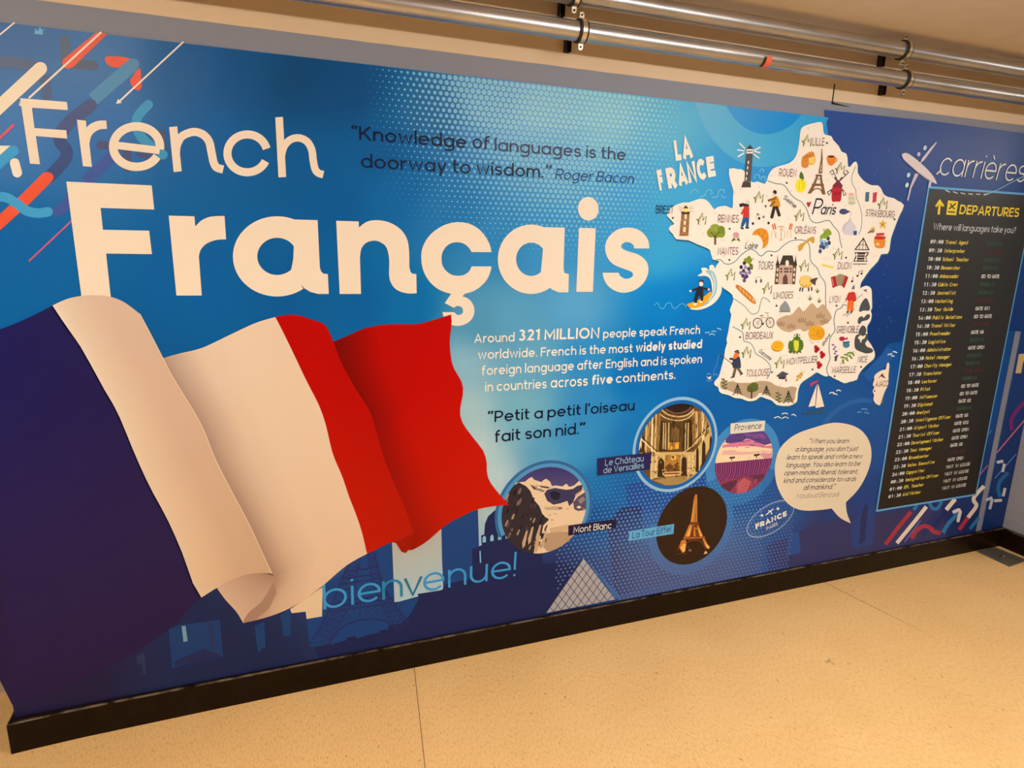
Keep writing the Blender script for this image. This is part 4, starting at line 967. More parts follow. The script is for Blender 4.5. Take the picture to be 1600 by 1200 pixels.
icon('boules_player', C1, [('e', DK, 1446, 878, 22, 26), ('e', (240, 210, 178), 1434, 905, 16, 18), ('F', (226, 150, 44), [(1440, 925), (1480, 932), (1505, 1040), (1420, 1042), (1405, 990)]), ('c', (150, 96, 48), 28, [(1452, 945), (1378, 970)]), ('c', (150, 96, 48), 24, [(1440, 985), (1398, 1032)]), ('c', (62, 50, 44), 36, [(1438, 1050), (1412, 1158)]), ('c', (62, 50, 44), 36, [(1468, 1050), (1495, 1135)])])
for (x, y), c_ in zip(((1315, 250), (1237, 315), (1432, 308), (1395, 98), (1297, 200), (1370, 232)), (DK, DK, DK, (130, 120, 110), (140, 130, 118), (140, 130, 118))): icon('boule_ball', C3, [('e', c_, x, y, 15, 18, 14)])
icon('brown_lighthouse', C3, [('f', (158, 104, 58), [(346, 190), (446, 190), (432, 468), (318, 468)]), ('f', (246, 214, 168), [(384, 200), (414, 200), (412, 258), (381, 258)]), ('f', (246, 214, 168), [(372, 280), (404, 280), (401, 330), (368, 330)]), ('f', (246, 214, 168), [(366, 358), (402, 358), (398, 420), (362, 420)]), ('l', (214, 160, 104), 6, [(338, 270), (440, 270)]), ('l', (214, 160, 104), 6, [(330, 345), (436, 345)]), ('l', (214, 160, 104), 6, [(326, 438), (434, 438)]),
    ('f', (84, 60, 40), [(340, 165), (450, 165), (446, 198), (346, 198)]), ('e', (255, 226, 120), 400, 142, 34, 30), ('f', (92, 66, 44), [(362, 126), (400, 86), (434, 126)])] + [('l', (206, 164, 104), 6, q) for q in ([(305, 130), (355, 140)], [(320, 165), (355, 152)], [(312, 100), (352, 122)], [(445, 130), (495, 128)], [(445, 150), (490, 170)], [(445, 118), (485, 98)])])
icon('round_tree', C3, [('e', (142, 150, 50), 780, 415, 100, 78), ('e', (142, 150, 50), 715, 430, 52, 58), ('e', (142, 150, 50), 842, 430, 50, 62), ('e', (156, 162, 62), 765, 368, 62, 48), ('e', (128, 138, 44), 842, 395, 46, 52), ('l', (104, 72, 44), 24, [(766, 460), (766, 580)]), ('l', (104, 72, 44), 10, [(766, 480), (710, 420)]), ('l', (104, 72, 44), 10, [(766, 470), (822, 415)])])
icon('pink_flower', C3, [('f', (110, 126, 56), [(960, 545), (998, 486), (1026, 520)]), ('f', (110, 126, 56), [(1080, 540), (1058, 482), (1030, 520)]), ('e', (238, 160, 160), 1025, 458, 40, 38), ('L', (206, 110, 120), 5, [(1005, 455), (1025, 440), (1045, 458), (1022, 474)])])
icon('croissant', C3, [('F', (232, 144, 40), [(1230, 458), (1262, 400), (1330, 372), (1398, 392), (1430, 450), (1430, 540), (1402, 598), (1360, 622), (1364, 565), (1342, 502), (1296, 458)]), ('l', (196, 104, 24), 7, [(1296, 392), (1330, 470)]), ('l', (196, 104, 24), 7, [(1390, 400), (1352, 490)]), ('l', (196, 104, 24), 7, [(1428, 480), (1368, 540)])])
icon('dark_grapes', C3, [('e', c_, x, y, 21, 25, 14) for x, y, c_ in ((1130, 808, (66, 48, 74)), (1090, 858, (66, 48, 74)), (1145, 860, (168, 148, 176)), (1120, 905, (84, 62, 98)), (1185, 880, (78, 58, 92)), (1085, 930, (142, 122, 158)), (1150, 935, (150, 128, 160)), (1112, 965, (78, 58, 94)), (1160, 975, (78, 58, 94)), (1195, 925, (142, 120, 150)), (1130, 1025, (104, 78, 116)), (1140, 985, (92, 70, 108)))] + [('F', (142, 152, 44), [(1120, 760), (1160, 740), (1185, 716), (1215, 740), (1222, 790), (1190, 815), (1150, 800)]), ('F', (104, 120, 40), [(1190, 815), (1230, 820), (1238, 870), (1222, 895), (1200, 860)]), ('l', DK, 6, [(1215, 780), (1250, 745)])])
icon('surfer', C5, [('F', (252, 250, 244), [(228, 168), (282, 122), (272, 72), (328, 66), (372, 92), (374, 42), (420, 32), (452, 90), (496, 130), (526, 250), (520, 380), (450, 490), (340, 562), (220, 592), (128, 572), (300, 540), (398, 450), (396, 250), (342, 172)]),
    ('F', (160, 196, 200), [(326, 104), (400, 100), (446, 150), (470, 260), (458, 380), (384, 480), (290, 536), (380, 440), (424, 300), (388, 176)]), ('L', WH, 9, [(400, 130), (440, 240), (432, 360), (370, 470)]), ('F', (252, 168, 34), [(94, 522), (180, 490), (284, 440), (392, 362), (386, 430), (322, 510), (232, 562), (138, 564)]),
    ('F', (48, 46, 50), [(240, 300), (290, 300), (298, 390), (294, 470), (264, 482), (262, 424), (240, 420), (216, 502), (184, 500), (200, 400)]), ('c', (48, 46, 50), 24, [(246, 316), (160, 350)]), ('c', (48, 46, 50), 24, [(284, 318), (350, 334)]), ('e', WH, 138, 356, 15, 14), ('e', WH, 366, 336, 13, 13), ('e', (250, 224, 200), 270, 268, 26, 30), ('F', (96, 58, 48), [(238, 244), (262, 214), (300, 222), (302, 250), (270, 240)]), ('e', WH, 196, 520, 22, 16), ('e', WH, 266, 490, 18, 14)], 11)
icon('baguette', C5, [('F', (214, 124, 42), [(700, 296), (725, 278), (800, 320), (900, 408), (948, 480), (950, 516), (910, 506), (820, 430), (730, 340)])] + [('l', (246, 196, 128), 13, [(752 + k * 40, 305 + k * 36), (770 + k * 40, 350 + k * 36)]) for k in range(5)])
icon('headphones', C5, [('L', (196, 184, 170), 8, [(956, 230), (958, 195), (985, 178), (1015, 190), (1020, 225)]), ('e', (104, 90, 80), 958, 236, 12, 24), ('e', (104, 90, 80), 1018, 230, 12, 24)])
icon('chateau', C4, [('f', (206, 164, 138), [(30, 828), (248, 828), (240, 1072), (20, 1072)]), ('f', (112, 84, 58), [(8, 830), (48, 830), (34, 1072), (-14, 1072)]), ('f', (112, 84, 58), [(215, 830), (262, 830), (244, 1072), (205, 1072)]), ('f', (70, 58, 50), [(-2, 842), (20, 770), (26, 690), (32, 770), (52, 842)]), ('f', (70, 58, 50), [(206, 840), (246, 770), (252, 690), (258, 770), (268, 840)]), ('f', (74, 62, 52), [(48, 832), (92, 712), (212, 712), (236, 832)]), ('e', (250, 222, 190), 145, 810, 22, 40), ('f', (104, 74, 60), [(88, 1072), (92, 985), (124, 942), (150, 985), (152, 1072)])] + [('f', (78, 62, 54), [(x, y), (x + 24, y), (x + 23, y + 22), (x - 1, y + 22)]) for y in (868, 904) for x in (58, 108, 136, 176)] + [('f', (250, 226, 192), [(x, y), (x + 18, y), (x + 17, y + 36), (x - 1, y + 36)]) for x, y in ((16, 872), (12, 938), (8, 1004), (226, 870), (222, 935), (218, 1000))])
icon('serving_cloche', C5, [('F', (150, 148, 142), [(1256, 604), (1262, 540), (1296, 502), (1318, 478), (1350, 510), (1374, 556), (1378, 604)]), ('l', (112, 110, 104), 12, [(1242, 615), (1386, 612)])])
icon('bicycle', C5, [('l', (66, 56, 48), 10, arc(975, 757, 54, 62, 0, 360, 28)), ('l', (66, 56, 48), 10, arc(1132, 750, 48, 62, 0, 360, 28)), ('l', (206, 178, 130), 9, [(975, 757), (1025, 685), (1100, 690), (1040, 772), (1025, 685)]), ('l', (206, 178, 130), 9, [(1132, 750), (1098, 640)]), ('l', (196, 168, 116), 12, [(1066, 625), (1116, 632)]), ('l', (150, 112, 70), 14, [(1004, 666), (1048, 662)]), ('e', DK, 1042, 765, 12, 15)] + [('l', (150, 140, 126), 3, [(cx_ - 40 * math.cos(t), cy_ - 50 * math.sin(t)), (cx_ + 40 * math.cos(t), cy_ + 50 * math.sin(t))]) for cx_, cy_ in ((975, 757), (1132, 750)) for t in (0, .8, 1.6, 2.4)])
icon('brown_hills', C6, [('F', (204, 164, 124), [(-68, 740), (-40, 700), (50, 660), (120, 650), (205, 556), (235, 575), (268, 610), (320, 560), (372, 508), (410, 535), (440, 570), (480, 540), (520, 522), (560, 572), (622, 680), (582, 740), (500, 790), (430, 785), (332, 840), (270, 862), (225, 830), (150, 850), (90, 870), (0, 842), (-50, 790)])] + [('l', (104, 84, 50), 7, [(x + k * 16, y + abs(k) * 4), (x + k * 26, y - 60 + abs(k) * 10)]) for x, y in ((-15, 790), (115, 820), (245, 745), (345, 785), (480, 690), (535, 760)) for k in (-2, -1, 0, 1, 2)], 9)
icon('frog', C6, [('F', (96, 122, 44), [(128, 968), (190, 950), (245, 968), (240, 1060), (226, 1112), (140, 1112)]), ('e', (90, 116, 40), 108, 1040, 30, 66), ('e', (90, 116, 40), 240, 1030, 28, 66), ('f', (82, 104, 36), [(74, 1110), (130, 1090), (140, 1120), (100, 1135)]), ('f', (82, 104, 36), [(200, 1110), (235, 1098), (245, 1130), (212, 1120)]), ('F', (226, 216, 70), [(150, 975), (206, 975), (204, 1080), (178, 1110), (154, 1080)]), ('e', (90, 116, 40), 186, 930, 44, 44), ('e', WH, 156, 902, 22, 28), ('e', WH, 220, 902, 20, 28), ('e', DK, 158, 906, 7, 10), ('e', DK, 218, 906, 7, 10), ('l', (82, 104, 36), 18, [(152, 1110), (148, 1140)]), ('l', (82, 104, 36), 18, [(188, 1110), (190, 1140)])], 11)
icon('straw_roll', C6, [('F', (242, 168, 40), [(334, 860), (360, 800), (440, 786), (510, 815), (536, 880), (510, 950), (440, 970), (370, 962), (336, 920)]), ('L', (200, 118, 24), 8, [(485, 880), (475, 900), (460, 885), (470, 850), (500, 850), (515, 885), (490, 930), (450, 920), (436, 880), (450, 835)]), ('L', (214, 136, 30), 6, [(365, 850), (400, 830), (410, 870)]), ('L', (214, 136, 30), 6, [(360, 910), (400, 900), (420, 930)]), ('l', (120, 100, 80), 6, [(340, 965), (362, 982)]), ('l', (120, 100, 80), 6, [(360, 1004), (395, 998)]), ('l', (120, 100, 80), 6, [(440, 998), (465, 990)])], 11)
icon('gold_coin', C5, [('e', (206, 132, 20), 1222, 1050, 76, 62), ('e', (252, 184, 44), 1228, 1036, 76, 62), ('e', (246, 170, 36), 1228, 1036, 56, 44)])
for x, y in ((375, 295), (450, 370), (410, 505)): icon('red_poppy', C8, [('e', (186, 40, 40), x - 14, y - 22, 24, 30), ('e', (186, 40, 40), x + 14, y, 22, 28), ('e', (176, 34, 36), x - 10, y + 24, 24, 26), ('e', (70, 24, 26), x, y, 8, 10)])
icon('lavender_sprig', C8, [('l', (120, 96, 130), 5, [(600, 225), (630, 460)])] + [('e', (132, 96, 150), 595 + k * 7 + (14 if k % 2 else -12), 240 + k * 28, 15, 11) for k in range(6)] + [('f', (72, 66, 76), [(600, 400), (650, 375), (632, 455)]), ('f', (72, 66, 76), [(598, 440), (632, 415), (628, 458)])])
icon('red_fish', C8, [('e', (184, 42, 74), 706, 160, 40, 30), ('f', (184, 42, 74), [(735, 165), (775, 135), (780, 175)])])
icon('teal_pot', C8, [('e', (72, 128, 144), 760, 240, 46, 40), ('f', (56, 100, 120), [(710, 200), (810, 190), (800, 215), (715, 218)])])
icon('olive_branch', C8, [('L', (90, 110, 40), 7, [(685, 495), (740, 430), (800, 380), (860, 325)])] + [('e', (124, 142, 48), x, y, 34, 12, 14, r) for x, y, r in ((715, 405, 10), (760, 370, 5), (800, 345, -10), (720, 460, 70), (770, 430, 60), (820, 400, 50), (850, 360, 60))])
icon('grey_mountains', C6, [('F', (82, 84, 82), [(962, 605), (985, 520), (1030, 455), (1060, 450), (1085, 500), (1100, 560), (1085, 600), (1020, 600), (990, 612)]), ('F', (82, 84, 82), [(945, 745), (960, 690), (1000, 670), (1020, 690), (1060, 650), (1095, 650), (1095, 690), (1060, 720), (1000, 735), (970, 770)]), ('F', (82, 84, 82), [(955, 880), (975, 820), (1010, 785), (1045, 810), (1055, 860), (1030, 890), (980, 890)]), ('F', (78, 80, 78), [(905, 1010), (915, 930), (950, 895), (1060, 890), (1070, 960), (1040, 1010), (1070, 1050), (1130, 1080), (1130, 1120), (1060, 1135), (1000, 1120), (920, 1080)]), ('f', (250, 224, 192), [(945, 940), (980, 905), (1010, 920), (1050, 900), (1030, 950), (1000, 960), (985, 1010), (970, 960)]), ('f', (250, 224, 192), [(1040, 1020), (1075, 985), (1100, 1030), (1070, 1060)])], 9)
icon('skier', C6, [('l', (90, 78, 66), 6, [(915, 470), (1005, 395)]), ('l', (110, 90, 72), 6, [(790, 495), (835, 370)]), ('F', (216, 56, 44), [(835, 380), (880, 366), (915, 385), (920, 480), (830, 490), (815, 420)]), ('c', (200, 44, 40), 18, [(840, 395), (800, 465)]), ('F', (242, 112, 36), [(826, 488), (892, 484), (884, 600), (850, 604), (856, 530), (836, 604), (812, 600)]), ('f', DK, [(800, 612), (836, 606), (826, 640)]), ('f', DK, [(845, 612), (880, 606), (868, 640)]), ('l', (110, 84, 66), 7, [(755, 662), (820, 635)]), ('l', (110, 84, 66), 7, [(800, 676), (880, 610), (905, 575)]), ('e', (250, 222, 190), 882, 345, 20, 20), ('f', (84, 120, 140), [(866, 332), (902, 270), (908, 332)])], 11)
icon('red_arrow_sign', C6, [('f', (120, 44, 36), [(1015, 345), (1065, 332), (1050, 352), (1066, 375), (1040, 360)])])
icon('accordion', C4, [('f', (178, 150, 112), [(745, 970), (800, 940), (850, 950), (880, 975), (840, 1095), (800, 1085), (760, 1100)]), ('f', (186, 42, 48), [(690, 985), (745, 965), (768, 1095), (712, 1120)]), ('f', (186, 42, 48), [(870, 960), (910, 985), (858, 1120), (828, 1095)])] + [('l', (120, 92, 64), 4, [(760 + k * 18, 965 - (14 if k in (2, 3) else 4)), (770 + k * 12, 1090)]) for k in range(7)] + [('l', (240, 170, 150), 8, [(706, 1000), (724, 1090)])])
icon('sheep', C4, [('l', DK, 16, [(312, 1110), (300, 1160)]), ('l', DK, 16, [(342, 1112), (332, 1162)]), ('l', DK, 16, [(415, 1112), (412, 1160)]), ('l', DK, 16, [(450, 1105), (450, 1155)]), ('e', (238, 178, 78), 380, 1040, 88, 78)] + [('e', (246, 200, 112), 330 + 26 * (k % 4), 985 + 36 * (k // 4) + 8 * (k % 2), 22, 20) for k in range(12)] + [('F', (92, 74, 70), [(430, 1030), (470, 1000), (530, 992), (505, 1030), (495, 1085), (470, 1070)])])
for x, y in ((520, 1155), (1, 1)): 
    if x > 1: icon('green_shoot', C4, [('f', (112, 128, 44), [(490, 1130), (515, 1160), (520, 1110), (532, 1158), (558, 1135), (530, 1182), (515, 1182)])])
for x, y in ((350, 440), (465, 470)): icon('green_shoot', C6, [('f', (104, 122, 44), [(x - 34, y - 12), (x - 8, y + 14), (x, y - 45), (x + 10, y + 12), (x + 36, y - 10), (x + 8, y + 34), (x - 10, y + 34)])])
icon('music_notes', C4, [('e', DK, 955, 1035, 14, 12), ('l', DK, 6, [(964, 1035), (964, 975)]), ('e', DK, 1022, 968, 14, 12), ('e', DK, 1072, 940, 14, 12), ('l', DK, 6, [(1032, 966), (1040, 915), (1084, 898), (1080, 940)])])
icon('half_timbered_house', C4, [('f', (66, 54, 46), [(980, 645), (1098, 485), (1174, 648)]), ('f', (250, 226, 194), [(1006, 634), (1096, 510), (1152, 636)]), ('l', DK, 7, [(1096, 510), (1086, 636)]), ('l', DK, 6, [(1030, 580), (1140, 580)]), ('l', DK, 6, [(1050, 560), (1044, 636)]), ('l', DK, 6, [(1124, 560), (1126, 636)]), ('f', (58, 48, 42), [(985, 672), (1166, 672), (1150, 712), (1130, 735), (1146, 790), (970, 790), (990, 738), (1000, 715)]), ('f', (250, 226, 194), [(1000, 684), (1024, 684), (1018, 780), (986, 780), (1008, 735)]), ('f', (250, 226, 194), [(1118, 684), (1150, 684), (1118, 730), (1134, 780), (1104, 780)])] + [('f', (228, 206, 178), [(1030, y), (1112, y), (1110, y + 10), (1028, y + 10)]) for y in (700, 730, 764)] + [('l', DK, 9, [(968, 820), (1138, 820)])])
icon('honey_jar', C4, [('F', (238, 140, 50), [(1232, 500), (1262, 488), (1340, 488), (1366, 505), (1370, 560), (1352, 612), (1300, 624), (1250, 612), (1230, 560)]), ('e', (252, 196, 120), 1275, 572, 22, 18), ('F', (202, 54, 40), [(1234, 480), (1260, 472), (1350, 474), (1374, 484), (1366, 502), (1320, 515), (1270, 512), (1240, 502)]), ('f', (214, 60, 44), [(1256, 436), (1356, 430), (1356, 462), (1258, 470)])])
icon('star_flower', C4, [('f', (238, 178, 56), [(1340, 268), (1354, 300), (1388, 300), (1362, 325), (1376, 385), (1336, 350), (1300, 384), (1312, 330), (1290, 300), (1326, 300)]), ('e', (170, 100, 40), 1335, 328, 10, 12)])
icon('bee', C4, [('e', (236, 196, 140), 1216, 380, 28, 26), ('f', (64, 54, 44), [(1142, 440), (1180, 395), (1200, 425)]), ('l', (220, 160, 50), 8, [(1168, 430), (1186, 398)]), ('e', (196, 140, 70), 1212, 405, 22, 24), ('l', DK, 6, [(1196, 398), (1216, 432)]), ('l', DK, 6, [(1214, 388), (1232, 420)])])
icon('perfume_bottle', C4, [('e', (72, 80, 116), 848, 166, 54, 36), ('f', (72, 80, 116), [(880, 140), (936, 166), (880, 194)]), ('L', (232, 170, 130), 7, [(936, 168), (940, 200), (925, 230)]), ('F', (222, 206, 202), [(920, 250), (945, 250), (955, 290), (995, 340), (1000, 400), (975, 452), (880, 455), (835, 420), (832, 360), (865, 310), (910, 285)]), ('L', (170, 160, 164), 6, [(850, 400), (858, 345), (905, 300), (924, 255)]), ('f', (66, 78, 122), [(970, 408), (1016, 404), (1012, 458), (974, 460)])])
icon('macarons', C2, [('e', (246, 174, 146), 944, 912, 36, 22), ('e', (238, 200, 170), 946, 940, 42, 18), ('e', (198, 204, 160), 950, 966, 44, 22), ('e', (238, 214, 176), 950, 992, 46, 18), ('e', (196, 196, 152), 950, 1018, 46, 22)])
icon('windmill', C2, [('f', (90, 70, 58), [(672, 632), (714, 598), (778, 740), (762, 752)]), ('f', (90, 70, 58), [(888, 604), (916, 640), (800, 752), (790, 736)]), ('f', (90, 70, 58), [(640, 880), (700, 842), (722, 850), (662, 930)]), ('f', (90, 70, 58), [(820, 842), (842, 848), (888, 908), (850, 934)])] + [('f', (252, 228, 198), q) for q in ([(684, 634), (708, 614), (724, 645), (700, 662)], [(704, 670), (728, 654), (746, 690), (726, 704)], [(880, 618), (902, 638), (876, 664), (856, 644)], [(846, 656), (866, 676), (836, 702), (820, 684)], [(656, 884), (682, 866), (690, 878), (664, 912)], [(838, 872), (852, 870), (874, 906), (856, 918)])] + [('F', (190, 44, 48), [(716, 800), (822, 800), (826, 870), (812, 990), (760, 1000), (702, 988)]), ('f', (128, 48, 60), [(710, 800), (782, 728), (838, 800), (826, 826), (724, 826)])] + [('f', (132, 26, 36), [(x, 875), (x + 16, 875), (x + 16, 920), (x, 920)]) for x in (732, 762, 792)] + [('l', (150, 30, 40), 5, [(712, 960), (812, 965)])])
icon('lemon', C2, [('F', (250, 226, 40), [(250, 790), (268, 740), (310, 716), (352, 728), (380, 775), (372, 840), (335, 882), (290, 886), (258, 850)]), ('L', (226, 190, 20), 7, [(300, 850), (292, 800), (305, 760)]), ('L', (226, 190, 20), 7, [(335, 850), (345, 800), (335, 755)]), ('F', (84, 112, 48), [(296, 690), (316, 628), (345, 665), (350, 712), (320, 720)]), ('l', (70, 84, 40), 7, [(322, 745), (355, 705)])])
icon('cheese_wheel', C2, [('F', (224, 138, 60), [(326, 470), (350, 430), (440, 376), (486, 410), (490, 520), (430, 540), (416, 500), (410, 560), (370, 582), (324, 560)]), ('f', (252, 206, 96), [(412, 462), (486, 430), (488, 525), (440, 532), (412, 500)]), ('l', (170, 96, 40), 6, [(350, 448), (478, 400)]), ('l', (170, 96, 40), 6, [(336, 470), (420, 440)]), ('l', (170, 96, 40), 6, [(380, 420), (470, 440)]), ('l', (196, 112, 46), 5, [(330, 500), (410, 480)])])
icon('coffee_cup', C2, [('l', (240, 132, 46), 12, arc(742, 480, 22, 26, -80, 110, 12)), ('F', (240, 132, 46), [(644, 440), (740, 436), (744, 510), (700, 552), (662, 540), (642, 495)]), ('e', (240, 132, 46), 692, 440, 50, 18), ('e', (74, 50, 36), 692, 440, 40, 13)])
icon('iron_tower', C2, [('f', BRN, [(572, 340), (580, 340), (586, 470), (582, 650), (532, 650), (564, 470)]), ('f', (252, 228, 198), [(566, 530), (572, 530), (568, 630), (556, 630)]), ('l', BRN, 6, [(560, 540), (580, 540)]), ('l', BRN, 6, [(552, 590), (580, 590)]), ('f', BRN, [(500, 662), (576, 662), (578, 684), (496, 684)]), ('f', BRN, [(506, 684), (532, 684), (500, 780), (466, 780)]), ('f', BRN, [(550, 684), (576, 684), (590, 780), (562, 780)]), ('l', BRN, 9, [(505, 720), (580, 720)]), ('f', BRN, [(455, 776), (600, 778), (602, 806), (450, 806)]), ('f', BRN, [(452, 806), (490, 806), (470, 850), (438, 902), (396, 900)]), ('f', BRN, [(566, 806), (600, 806), (624, 912), (580, 912)]), ('L', BRN, 14, [(440, 890), (478, 850), (520, 838), (560, 852), (586, 900)])], 11)
icon('small_tricolour', C2, [('f', (80, 110, 126), [(1122, 884), (1170, 880), (1164, 1000), (1116, 1000)]), ('f', WH, [(1170, 880), (1216, 884), (1208, 1006), (1164, 1000)]), ('f', (206, 62, 76), [(1216, 892), (1266, 880), (1256, 1004), (1208, 1016)])])
icon('red_heart', C2, [('F', (186, 46, 58), [(410, 1072), (388, 1030), (394, 1004), (412, 1014), (436, 998), (438, 1028)])])
icon('cafe_table', C3, [('c', (224, 92, 36), 15, [(1482, 330), (1496, 385)]), ('c', (224, 92, 36), 15, [(1504, 316), (1522, 378)]), ('l', (226, 178, 118), 7, [(1480, 400), (1470, 490)]), ('l', (226, 178, 118), 7, [(1505, 400), (1520, 495)]), ('@', C4), ('e', (240, 190, 130), 68, 355, 42, 14), ('l', (190, 128, 70), 7, [(72, 380), (68, 510)]), ('L', (190, 128, 70), 7, [(42, 515), (68, 522), (92, 512)]), ('l', (190, 128, 70), 6, [(50, 388), (92, 388)]), ('c', (224, 92, 36), 15, [(172, 385), (188, 318)]), ('c', (240, 120, 50), 15, [(194, 388), (206, 325)]), ('l', (226, 178, 118), 7, [(118, 410), (110, 500)]), ('l', (226, 178, 118), 7, [(150, 400), (142, 490)]), ('l', (226, 178, 118), 7, [(186, 400), (190, 490)]), ('l', (226, 178, 118), 7, [(5, 420), (8, 500)])])
icon('blue_grapes', C4, [('e', c_, x, y, 21, 28, 14) for x, y, c_ in ((570, 530, (150, 186, 206)), (612, 545, (168, 204, 220)), (655, 500, (60, 74, 110)), (668, 556, (52, 64, 100)), (600, 612, (52, 66, 104)), (640, 600, (150, 190, 212)), (565, 600, (60, 78, 118)), (630, 570, (90, 120, 160)), (556, 660, (66, 84, 122)), (580, 570, (84, 112, 150)))] + [('F', (142, 162, 50), [(600, 430), (620, 395), (655, 378), (690, 410), (698, 450), (660, 470), (640, 500), (600, 500), (555, 505), (560, 465)]), ('l', (80, 96, 40), 6, [(604, 376), (608, 440)])])
icon('wooden_clog', C4, [('F', (216, 158, 66), [(282, 610), (300, 575), (360, 545), (400, 505), (470, 476), (484, 500), (480, 555), (455, 560), (440, 535), (390, 556), (350, 600), (330, 640), (290, 660)])])
icon('butter_stick', C4, [('f', (240, 218, 100), [(568, 812), (724, 850), (720, 882), (578, 842)]), ('l', (232, 206, 150), 5, [(585, 775), (640, 720)]), ('l', (232, 206, 150), 5, [(610, 780), (690, 745)])])
icon('graduation_cap', C7, [('f', (84, 82, 84), [(1070, 600), (1160, 528), (1252, 565), (1190, 604), (1130, 612)]), ('f', (62, 60, 64), [(1105, 606), (1130, 612), (1190, 604), (1220, 590), (1196, 640), (1112, 638)]), ('l', (190, 120, 100), 7, [(1215, 590), (1214, 640)]), ('f', (150, 70, 60), [(1205, 635), (1226, 640), (1222, 672), (1200, 668)])])
icon('corn_pieces', C7, [('f', (236, 188, 84), [(1440, 530), (1452, 540), (1440, 600), (1352, 672), (1350, 650), (1380, 580)])] + [('e', (120, 84, 40), x, y, 9, 8, 10) for x, y in ((1385, 595), (1410, 620), (1432, 580), (1365, 600), (1412, 560), (1370, 650))])
icon('wooded_hills', C7, [('F', (190, 158, 122), [(300, 690), (330, 660), (400, 675), (480, 668), (540, 690), (640, 690), (720, 688), (830, 668), (920, 665), (1000, 680), (1060, 720), (1140, 745), (1220, 755), (1290, 740), (1362, 762), (1345, 830), (1330, 930), (1280, 960), (1180, 960), (1080, 940), (1000, 890), (900, 840), (840, 835), (790, 890), (700, 905), (600, 860), (500, 830), (400, 790), (320, 770)])], 9)
def fir(x, y, h_, wd):
    return [('l', (64, 56, 40), 9, [(x, y - h_ * .95), (x, y)])] + [('l', (56, 60, 42), 12, [(x - wd * (k + 1) / 4, y - h_ * (1 - (k + 1.4) / 4.6) + 6), (x, y - h_ * (1 - k / 4.6)), (x + wd * (k + 1) / 4, y - h_ * (1 - (k + 1.4) / 4.6) + 6)]) for k in range(4)]
for x, y, h_, wd in ((540, 860, 160, 70), (940, 862, 140, 62), (1245, 975, 180, 76)): icon('fir_tree', C7, fir(x, y, h_, wd), 11)
for x, y, h_ in ((355, 785, 160), (1105, 965, 150)): icon('leafy_sapling', C7, [('l', (70, 60, 44), 8, [(x, y - h_), (x + 2, y)])] + [('e', (92, 106, 56), x + (22 if k % 2 else -20), y - h_ + 18 + k * 24, 24, 11, 12, -25 if k % 2 else 25) for k in range(6)], 11)
icon('broad_tree', C7, [('e', (100, 104, 50), 750, 760, 78, 58), ('e', (100, 104, 50), 770, 720, 56, 34), ('e', (92, 96, 46), 712, 780, 44, 38), ('l', (78, 56, 40), 20, [(736, 800), (732, 908)])], 11)
icon('fisherman', C7, [('l', (80, 70, 60), 8, [(470, 428), (285, 290)]), ('l', (150, 180, 200), 3, [(285, 290), (250, 430), (200, 560)]), ('F', (60, 66, 84), [(476, 370), (550, 320), (576, 360), (586, 470), (560, 490), (480, 486)]), ('c', (60, 66, 84), 26, [(520, 400), (465, 425)]), ('c', (60, 60, 66), 30, [(490, 362), (440, 358)]), ('F', (244, 120, 52), [(476, 352), (500, 280), (556, 275), (554, 320), (510, 356)]), ('F', (104, 82, 64), [(490, 262), (525, 236), (556, 240), (566, 288), (530, 275)]), ('c', (110, 94, 72), 36, [(508, 500), (484, 590)]), ('c', (110, 94, 72), 34, [(550, 496), (592, 560)]), ('l', (60, 50, 44), 16, [(444, 618), (500, 604)]), ('l', (60, 50, 44), 16, [(575, 582), (612, 556)])], 11)
icon('fish_tail_splash', C7, [('f', WH, [(108, 600), (140, 615), (178, 596), (160, 645), (140, 640)]), ('L', (130, 180, 214), 7, [(110, 575), (140, 560), (172, 575)]), ('L', (130, 180, 214), 7, [(100, 650), (145, 668), (190, 640)]), ('L', (130, 180, 214), 7, [(200, 600), (215, 570), (250, 570), (255, 600)])], 9)
icon('sailing_boat', C8, [('f', (56, 82, 104), [(190, 1155), (205, 1122), (350, 1112), (480, 1060), (470, 1110), (440, 1140)]), ('l', (66, 100, 150), 7, [(205, 1130), (382, 745)]), ('f', (252, 226, 196), [(262, 1055), (378, 748), (352, 1040)]), ('f', (252, 222, 190), [(390, 748), (472, 1048), (356, 1070)]), ('f', (62, 72, 100), [(376, 745), (388, 745), (356, 1080), (348, 1080)]), ('F', (196, 60, 84), [(284, 752), (330, 722), (384, 704), (390, 726), (340, 752), (298, 788)])], 10)
icon('corsica_island', C8, [('L', (40, 96, 128), 18, [(1336, 520), (1322, 700), (1260, 850), (1200, 1040), (1130, 1000)]), ('F', (252, 222, 188), [(1310, 472), (1328, 490), (1324, 560), (1316, 640), (1312, 760), (1270, 850), (1240, 930), (1210, 1020), (1185, 1030), (1140, 1000), (1118, 950), (1128, 900), (1108, 850), (1130, 800), (1110, 760), (1130, 700), (1130, 650), (1180, 600), (1240, 570), (1280, 560), (1292, 500)]), ('f', (84, 60, 50), [(1172, 690), (1212, 640), (1236, 612), (1256, 650), (1284, 680), (1240, 668), (1222, 650)]), ('e', (100, 50, 44), 1134, 846, 11, 11)], 9, 'small cream island outline')
